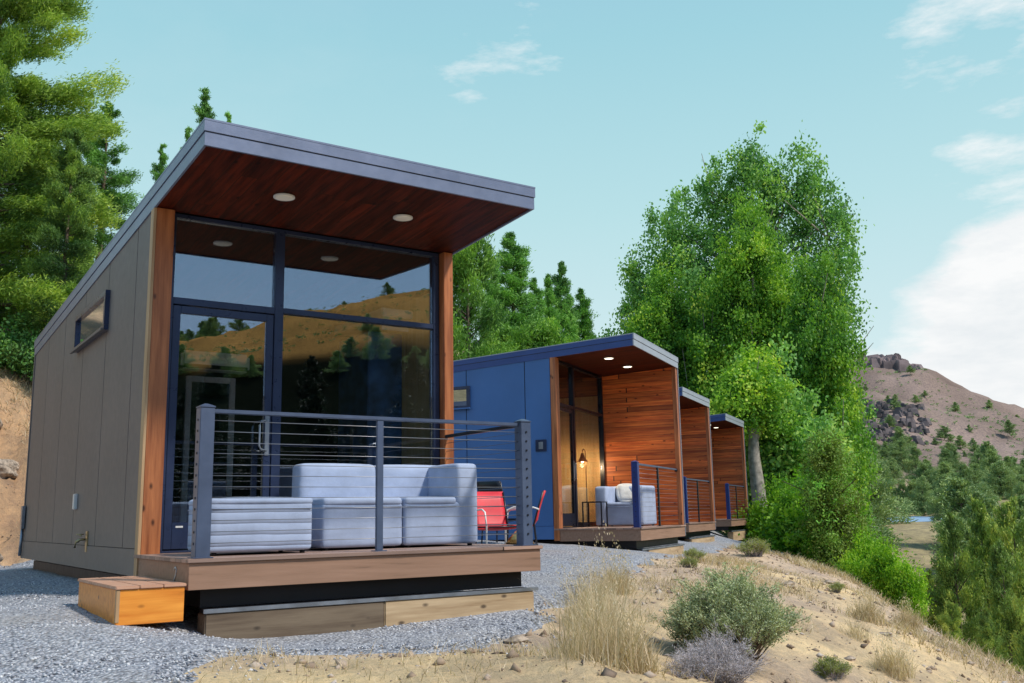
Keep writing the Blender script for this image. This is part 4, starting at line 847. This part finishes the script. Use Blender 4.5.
def grass_clump(seed,n,rad_,h,mat='straw',name='dry_grass_clump'):
    rng=np.random.default_rng(seed); root=empty(name,(0,0,0)); r=rad_*rng.random(n)**.7; a=rng.random(n)*6.283
    base=np.c_[r*np.cos(a),r*np.sin(a),np.full(n,-.03)]; hh=h*(.3+.8*rng.random(n))*(1-.35*r/rad_)
    k=n//9; b=base[:k]*.8; sh=hh[:k]*1.25; tips=b+np.c_[rng.normal(size=(k,2))*.1*h,sh]
    C=np.repeat(tips,8,0)+rng.normal(size=(k*8,3))*np.array([.012,.012,.035]); A=np.tile([0,0,1.],(k*8,1))+rng.normal(size=(k*8,3))*.4; A/=np.linalg.norm(A,axis=1,keepdims=True)
    B=np.cross(A,rng.normal(size=(k*8,3))); B/=np.linalg.norm(B,axis=1,keepdims=True); LV=np.stack([C-A*.011,C+B*.003,C+A*.011,C-B*.003],1).reshape(-1,3)
    v1,f1,s1=bladeV(np.vstack([base,b]),np.r_[hh,sh],np.r_[.12+.85*rng.random(n)**1.4,np.full(k,.08)],np.r_[.0035+.003*rng.random(n),np.full(k,.003)],np.r_[np.clip(rng.normal(.5,.2,n),0,1),np.full(k,.6)],rng)
    f2=np.arange(len(LV)).reshape(-1,4)+len(v1)
    link('blades',np_mesh('blades',np.vstack([v1,LV]),np.vstack([f1,f2]),np.r_[s1,np.repeat(np.clip(rng.normal(.75,.15,k*8),0,1),4)]),M[mat],root)
    return root
gA=grass_clump(1,330,.33,.70); gB=grass_clump(2,260,.27,.48); gC=grass_clump(3,500,.16,.30)
spots=[(1.72,-2.3,gA,.92,'tall straw coloured grass clump at the bottom edge, left of the dead brush'),(2.1,-1.95,gA,.85,'dry grass clump just behind the tallest foreground grass'),(2.35,-1.5,gA,.8,'dry grass clump midway between the bottom edge and the deck corner'),(1.9,-2.35,gC,1.1,'short dry grass tuft at the bottom edge'),(3.0,-.6,gC,1.1,'dry grass tuft in front of the nearest deck corner'),(3.7,.2,gA,.7,'thin dry grass clump where gravel meets dirt'),(3.1,-.5,gA,.75,'thin tall grass clump left of the sagebrush'),(2.8,-1.1,gA,.7,'dry grass clump between the foreground grass and the sagebrush'),(4.3,.6,gC,1.2,'dry grass tuft beyond the deck corner on the gravel edge'),(6.3,-.6,gB,.6,'dry grass clump on the slope right of the dead brush'),(7.6,.2,gC,1.2,'dry grass tuft halfway along the slope'),(5.6,-1.5,gC,1.1,'dry grass tuft low on the slope, bottom right'),(8.9,.6,gC,1.1,'dry grass tuft near the crest at the right')]
first=set()
for i,(x,y,g,s,lb) in enumerate(spots):
    c_=g if g.name not in first else copy_tree(g); first.add(g.name)
    place(c_,x=x,y=y,sc=s,rz=i*1.3,label=lb,cat='dry grass',group='dry grass clumps in the foreground')
def sage(seed,R,h,stems,per,mat='sage',leafn=1.0,name='sagebrush',ll=.030,lw=.010):
    rng=np.random.default_rng(seed); root=empty(name,(0,0,0)); lst=[];Cs=[];Ax=[];Sh=[]
    for i in range(stems):
        a=rng.random()*6.283; q=rng.random()**.6; d=np.array([math.cos(a)*q*R,math.sin(a)*q*R*.9,h*(1-.45*q*q)*rng.uniform(.72,1.05)])
        p0=np.array([rng.normal()*.05,rng.normal()*.05,-.05]); p1=d*.5+np.array([0,0,-.06])+rng.normal(size=3)*.04; p2=d
        lst.append(([tuple(p0),tuple(p1),tuple(p2)],[.013,.008,.002]))
        for _ in range(5):
            t=rng.uniform(.4,.9); b=p1*(1-t)+p2*t; e=b+rng.normal(size=3)*np.array([.10,.10,.05])*R/.5+np.array([0,0,.13*h]); lst.append(([tuple(b),tuple(e)],[.004,.0015]))
            k=int(per*leafn); u=rng.random(k)**.7; Cs.append(b+(e-b)*u[:,None]*1.1+rng.normal(size=(k,3))*.022); Ax.append(np.tile(e-b,(k,1))/np.linalg.norm(e-b)+rng.normal(size=(k,3))*.45); Sh.append(np.clip(.3+.35*(b[2]/h)+rng.normal(size=k)*.12+rng.normal()*.09,0,1))
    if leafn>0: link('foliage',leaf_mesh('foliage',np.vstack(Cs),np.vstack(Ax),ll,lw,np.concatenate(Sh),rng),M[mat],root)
    mb=MB()
    for p_,r_ in lst: mb.tube(p_,r_,5,cap=False)
    mb.build('stems',M['bark'] if mat=='sage' else M['dead'],root); return root
s=sage(5,.66,.98,170,64,ll=.034,lw=.011); place(s,x=3.62,y=-1.52,sc=.72,sink=.06,label='large grey green sagebrush on the dirt slope in the middle foreground',cat='sagebrush')
s=sage(6,.5,.5,70,26,mat='dead',ll=.05,lw=.004,name='dead_brush'); place(s,x=2.92,y=-2.1,sc=.62,sink=.05,label='grey leafless dead brush in front of the large sagebrush',cat='dead brush',group='dead brush at the bottom edge')
s2=copy_tree(s); place(s2,x=2.62,y=-2.3,sc=.6,rz=2,sink=.05,label='grey dead brush cut by the bottom edge of the view',cat='dead brush')
s=sage(7,.3,.36,40,26,mat='weed',name='weed_plant'); place(s,x=4.75,y=-1.55,sc=.5,sink=.02,label='yellow green weed low on the slope, right of the dead brush',cat='weed',group='weeds on the slope')
for i,(x,y,sc_,lb) in enumerate([(5.9,-1.9,.6,'small weed at the bottom right on the bare slope'),(8.6,3.9,.6,'green weed at the gravel corner before the blue cabin deck'),(7.6,3.0,.45,'weed on the dirt in line with the blue cabin post'),(12.4,6.2,1.0,'weed near the crest below the farthest cabin'),(9.4,2.0,.4,'tiny weed midway up the dirt slope'),(16.5,8.0,.8,'weed on the dirt rise before the bright shrubs')]):
    c_=copy_tree(s); place(c_,x=x,y=y,sc=sc_,rz=i,sink=.02,label=lb,cat='weed')
# scattered short dry grass (uncountable)
rng=np.random.default_rng(77)
def scatter(n,x0,x1,y0,y1,cond):
    x=rng.uniform(x0,x1,n); y=rng.uniform(y0,y1,n); k=cond(x,y); return x[k],y[k]
x,y=scatter(330000,-1,24,-6,16,lambda x,y:(Gmask(x,y)<-.05)&(fbm(x*.9+3,y*.9,4)+rng.random(len(x))*.5>.42)&(np.hypot(x-CAM[0],y-CAM[1])>1.6))
d_=np.hypot(x-CAM[0],y-CAM[1]); h_=(.04+.09*rng.random(len(x)))*(.8+d_*.03)
me=blades('dry_grass',np.c_[x,y,H(x,y)-.01],h_,.3+.9*rng.random(len(x)),.002+.0006*d_,np.clip(rng.normal(.45,.2,len(x)),0,1),rng)
tag(link('dry_grass',me,M['straw']),'sparse short straw scattered over the dirt slope','dry grass',kind='stuff')
OCT=np.array([(1,0,0),(-1,0,0),(0,1,0),(0,-1,0),(0,0,1),(0,0,-1)],float); OF=np.array([(0,2,4),(2,1,4),(1,3,4),(3,0,4),(2,0,5),(1,2,5),(3,1,5),(0,3,5)])
CUB=np.array([(a,b,c) for a in(-1,1) for b in(-1,1) for c in(-1,1)],float)
def pebbles(name,x,y,z,s,mat,rng,label,flat=.6):
    n=len(x); V=OCT[None]*(1+rng.normal(size=(n,6,1))*.22)*s[:,None,None]*np.array([1,1,flat])*(1+rng.normal(size=(n,1,3))*.2)
    a=rng.random(n)*6.283; tl=rng.normal(size=n)*.5; ca,sa=np.cos(a)[:,None],np.sin(a)[:,None]; ct,st_=np.cos(tl)[:,None],np.sin(tl)[:,None]
    X=V[:,:,0]*ct-V[:,:,2]*st_; Zz=V[:,:,0]*st_+V[:,:,2]*ct; Y=V[:,:,1]
    V=np.stack([X*ca-Y*sa+x[:,None],X*sa+Y*ca+y[:,None],Zz+z[:,None]],2).reshape(-1,3); F=(OF[None]+np.arange(n)[:,None,None]*6).reshape(-1,3)
    return tag(link(name,np_mesh(name,V,F,np.repeat(rng.random(n),6)),mat),label,name.replace('_',' '),kind='stuff')
def stone_mat(name,stops):
    m,nt,b=newmat(name); at=nt.nodes.new('ShaderNodeAttribute'); at.attribute_name='shade'
    c_=ramp(nt,at.outputs['Fac'],stops); c_=mixc(nt,noise(nt,60,3),c_,mixc(nt,1,c_,(.6,.6,.62),'MULTIPLY')); nt.links.new(c_,b.inputs['Base Color']); b.inputs['Roughness'].default_value=.85; return m
gm=stone_mat('gravel_stones',[(0,(.13,.14,.17)),(.4,(.37,.38,.43)),(.75,(.58,.59,.63)),(1,(.80,.80,.80))])
x,y=scatter(190000,-6,6.5,-6.5,6.5,lambda x,y:((Gmask(x,y)>.02)|((Gmask(x,y)>-.45)&(rng.random(len(x))<.10)))&(rng.random(len(x))<np.clip(1.35-np.hypot(x-CAM[0],y-CAM[1])/11,0,1))&~((x>0)&(x<2.95)&(y>.2))&(np.hypot(x-CAM[0],y-CAM[1])>1.5))
pebbles('gravel_stones',x,y,H(x,y)+np.where(Gmask(x,y)>.02,.032,.004),rng.uniform(.006,.0145,len(x)),gm,rng,'loose crushed grey stones covering the pad')
dm=stone_mat('slope_stones',[(0,(.16,.11,.08)),(.5,(.40,.29,.20)),(.85,(.55,.43,.33)),(1,(.65,.56,.48))])
x,y=scatter(26000,0,20,-6,13,lambda x,y:(Gmask(x,y)<.15))
s_=.005+.045*rng.random(len(x))**6+.006*rng.random(len(x)); pebbles('slope_stones',x,y,H(x,y)+.002,s_,dm,rng,'small tan stones and clods strewn over the dirt slope')
# single larger stones
for i,(x,y,s_,lb) in enumerate([(2.05,-.95,.07,'brown stone at the gravel edge below the nearest deck'),(3.3,-1.0,.05,'small pale stone left of the sagebrush'),(6.1,1.0,.06,'flat stone behind the sagebrush on the slope'),(8.4,2.0,.09,'flat grey stone in the middle of the slope'),(7.2,-.3,.06,'stone on the slope right of the sagebrush'),(10.0,2.6,.08,'stone near the crest line'),(5.4,-1.2,.05,'small stone beside the yellow green weed')]):
    rr_=random.Random(i+40); bm_=bmesh.new(); bmesh.ops.create_icosphere(bm_,subdivisions=3,radius=1)
    for v in bm_.verts:
        q=v.co.copy(); k_=1+.25*math.sin(q.x*3+i)*math.cos(q.y*2.3+i*2)+.12*math.sin(q.z*7+i)+rr_.uniform(-.03,.03); v.co=Vector((q.x*k_*1.3,q.y*k_,q.z*k_*.55))*s_
    me=bpy.data.meshes.new('stone'); bm_.to_mesh(me); bm_.free()
    o=link('stone',me,M['stone']); o.location=(x,y,Hs(x,y)+s_*.15); o.rotation_euler=(0,0,i); tag(o,lb,'stone','larger stones on the dirt')
# eroded boulders on the bank at the left
for i,(a_,r_,s_,lb) in enumerate([(4.6,21.5,.55,'tan boulder half buried high on the orange bank'),(6.6,20.5,.4,'small boulder in the middle of the orange bank'),(5.6,17.8,.35,'reddish boulder at the foot of the bank')]):
    bm_=bmesh.new(); bmesh.ops.create_icosphere(bm_,subdivisions=4,radius=1)
    for v in bm_.verts:
        q=v.co.copy(); k_=1+.3*math.sin(q.x*2.5+i*3)*math.cos(q.y*2.1+i)+.13*math.sin(q.z*6+q.x*4)+.05*math.sin(q.y*17+q.z*13); v.co=Vector((q.x*k_,q.y*k_,q.z*k_*.7))*s_
    me=bpy.data.meshes.new('boulder'); bm_.to_mesh(me); bm_.free(); o=link('boulder',me,M['stone']); x,y=pol(a_,r_); o.location=(x,y,Hs(x,y)+.05); tag(o,lb,'boulder','boulders on the bank')
# ------------------------------------------------------------------ sky, sun, camera
SUN_AZ=150; SUN_EL=50       # azimuth from +Y toward +X
w=bpy.data.worlds.new('World'); S.world=w; w.use_nodes=True; nt=w.node_tree; bg=nt.nodes['Background']
sky=nt.nodes.new('ShaderNodeTexSky'); sky.sky_type='NISHITA'; sky.sun_disc=False; sky.sun_elevation=rad(SUN_EL); sky.sun_rotation=rad(SUN_AZ); sky.air_density=1.0; sky.dust_density=1.5; sky.ozone_density=2.0
tc=nt.nodes.new('ShaderNodeTexCoord'); sp_=nt.nodes.new('ShaderNodeSeparateXYZ'); nt.links.new(tc.outputs['Generated'],sp_.inputs[0])
z=sp_.outputs[2]
SB=.12
# teal veil of thin haze over the clear sky, paler toward the horizon
veil=ramp(nt,z,[(0,(.86,.93,.93)),(.14,(.70,.88,.90)),(.30,(.52,.80,.84)),(.46,(.38,.70,.79)),(.75,(.24,.48,.72)),(1,(.20,.40,.66))])
south=nt.nodes.new('ShaderNodeMapRange'); south.inputs[1].default_value=.1; south.inputs[2].default_value=-.7; nt.links.new(sp_.outputs[1],south.inputs[0])
veil=mixc(nt,math_(nt,'MULTIPLY',south.outputs[0],.8),veil,mixc(nt,1,veil,(.62,.74,1.12),'MULTIPLY'))
veil=mixc(nt,1,veil,(1/SB,1/SB,1/SB),'MULTIPLY')
base=mixc(nt,.90,sky.outputs[0],veil)
# clouds: broken noise gathered in a few parts of the sky
def nz(scale,detail,vecscale,loc=(0,0,0)):
    mp=nt.nodes.new('ShaderNodeMapping'); mp.inputs['Scale'].default_value=vecscale; mp.inputs['Location'].default_value=loc; nt.links.new(tc.outputs['Generated'],mp.inputs[0])
    n=nt.nodes.new('ShaderNodeTexNoise'); n.inputs['Scale'].default_value=scale; n.inputs['Detail'].default_value=detail; n.inputs['Roughness'].default_value=.62; nt.links.new(mp.outputs[0],n.inputs['Vector']); return n.outputs['Fac']
def lobe(d,a,b):
    v=Vector(d).normalized(); dp=nt.nodes.new('ShaderNodeVectorMath'); dp.operation='DOT_PRODUCT'; nt.links.new(tc.outputs['Generated'],dp.inputs[0]); dp.inputs[1].default_value=v
    return math_(nt,'MULTIPLY',math_(nt,'SUBTRACT',dp.outputs['Value'],math.cos(rad(a))),1/(math.cos(rad(b))-math.cos(rad(a))))
def clampn(v):
    n=nt.nodes.new('ShaderNodeClamp'); nt.links.new(v,n.inputs[0]); return n.outputs[0]
n1=nz(5,9,(1,1,2.6)); n2=nz(9,9,(1,1,3.2),(3,1,0))
mass=math_(nt,'MAXIMUM',clampn(lobe((.872,.462,.12),9.5,3)),clampn(lobe((.80,.565,.075),6,1.5)))
mass=math_(nt,'MAXIMUM',mass,clampn(lobe((.89,.44,.19),7.5,3)))
c1_=clampn(math_(nt,'MULTIPLY',math_(nt,'SUBTRACT',math_(nt,'MULTIPLY_ADD',n1,.75,math_(nt,'MULTIPLY',mass,.55)),.62),7))
wisp=math_(nt,'MAXIMUM',clampn(lobe((.80,.43,.42),9,2)),clampn(lobe((.85,.43,.33),6,2)))
wisp=math_(nt,'MAXIMUM',wisp,math_(nt,'MULTIPLY',clampn(lobe((.49,.75,.445),5.5,.5)),.88)); wisp=math_(nt,'MAXIMUM',wisp,math_(nt,'MULTIPLY',clampn(lobe((.779,.496,.383),2.5,.5)),.7))
wisp=math_(nt,'MAXIMUM',wisp,math_(nt,'MULTIPLY',clampn(lobe((.143,.889,.435),2.5,.5)),.6))
c2_=clampn(math_(nt,'MULTIPLY',math_(nt,'SUBTRACT',math_(nt,'MULTIPLY_ADD',n2,1.1,math_(nt,'MULTIPLY',wisp,.42)),.88),4))
n3=nz(2.5,7,(1,1,2)); c3_=clampn(math_(nt,'MULTIPLY',math_(nt,'SUBTRACT',n3,.5),1.1))
cl=math_(nt,'MAXIMUM',math_(nt,'MULTIPLY',c1_,.95),math_(nt,'MULTIPLY',c2_,.75)); cl=math_(nt,'MAXIMUM',cl,math_(nt,'MULTIPLY',c3_,.36))
cc=ramp(nt,n2,[(.3,(.80,.84,.87)),(.6,(.98,.98,.98))]); cc=mixc(nt,1,cc,(1/SB,1/SB,1/SB),'MULTIPLY')
nt.links.new(mixc(nt,cl,base,cc),bg.inputs['Color']); bg.inputs['Strength'].default_value=SB
ld=bpy.data.lights.new('sun','SUN'); ld.energy=3.9; ld.angle=rad(6); ld.color=(1,.93,.82)
lo=bpy.data.objects.new('sun',ld); COL.objects.link(lo)
d=Vector((math.sin(rad(SUN_AZ))*math.cos(rad(SUN_EL)),math.cos(rad(SUN_AZ))*math.cos(rad(SUN_EL)),math.sin(rad(SUN_EL))))
lo.rotation_euler=d.to_track_quat('Z','Y').to_euler(); lo.location=d*50
cd=bpy.data.cameras.new('camera'); co=bpy.data.objects.new('camera',cd); COL.objects.link(co)
R_=Vector((0.8283979653266842,-0.5598521491978428,-0.01795500156408047)); U_=Vector((-0.08430289585942227,-0.15630190065445926,0.984105043987439)); F_=Vector((0.5537597247835249,0.813716957479909,0.17667733390934703))
mt=Matrix((R_,U_,-F_)).transposed().to_4x4(); mt.translation=Vector(CAM); co.matrix_world=mt
cd.sensor_width=36; cd.sensor_fit='HORIZONTAL'; cd.lens=971.242*36/1024; cd.clip_start=.05; cd.clip_end=5000
S.camera=co
S.view_settings.view_transform='Standard'; S.view_settings.look='None'; S.view_settings.exposure=0; S.view_settings.gamma=1
S.cycles.max_bounces=8; S.cycles.transparent_max_bounces=12; S.cycles.use_denoising=True
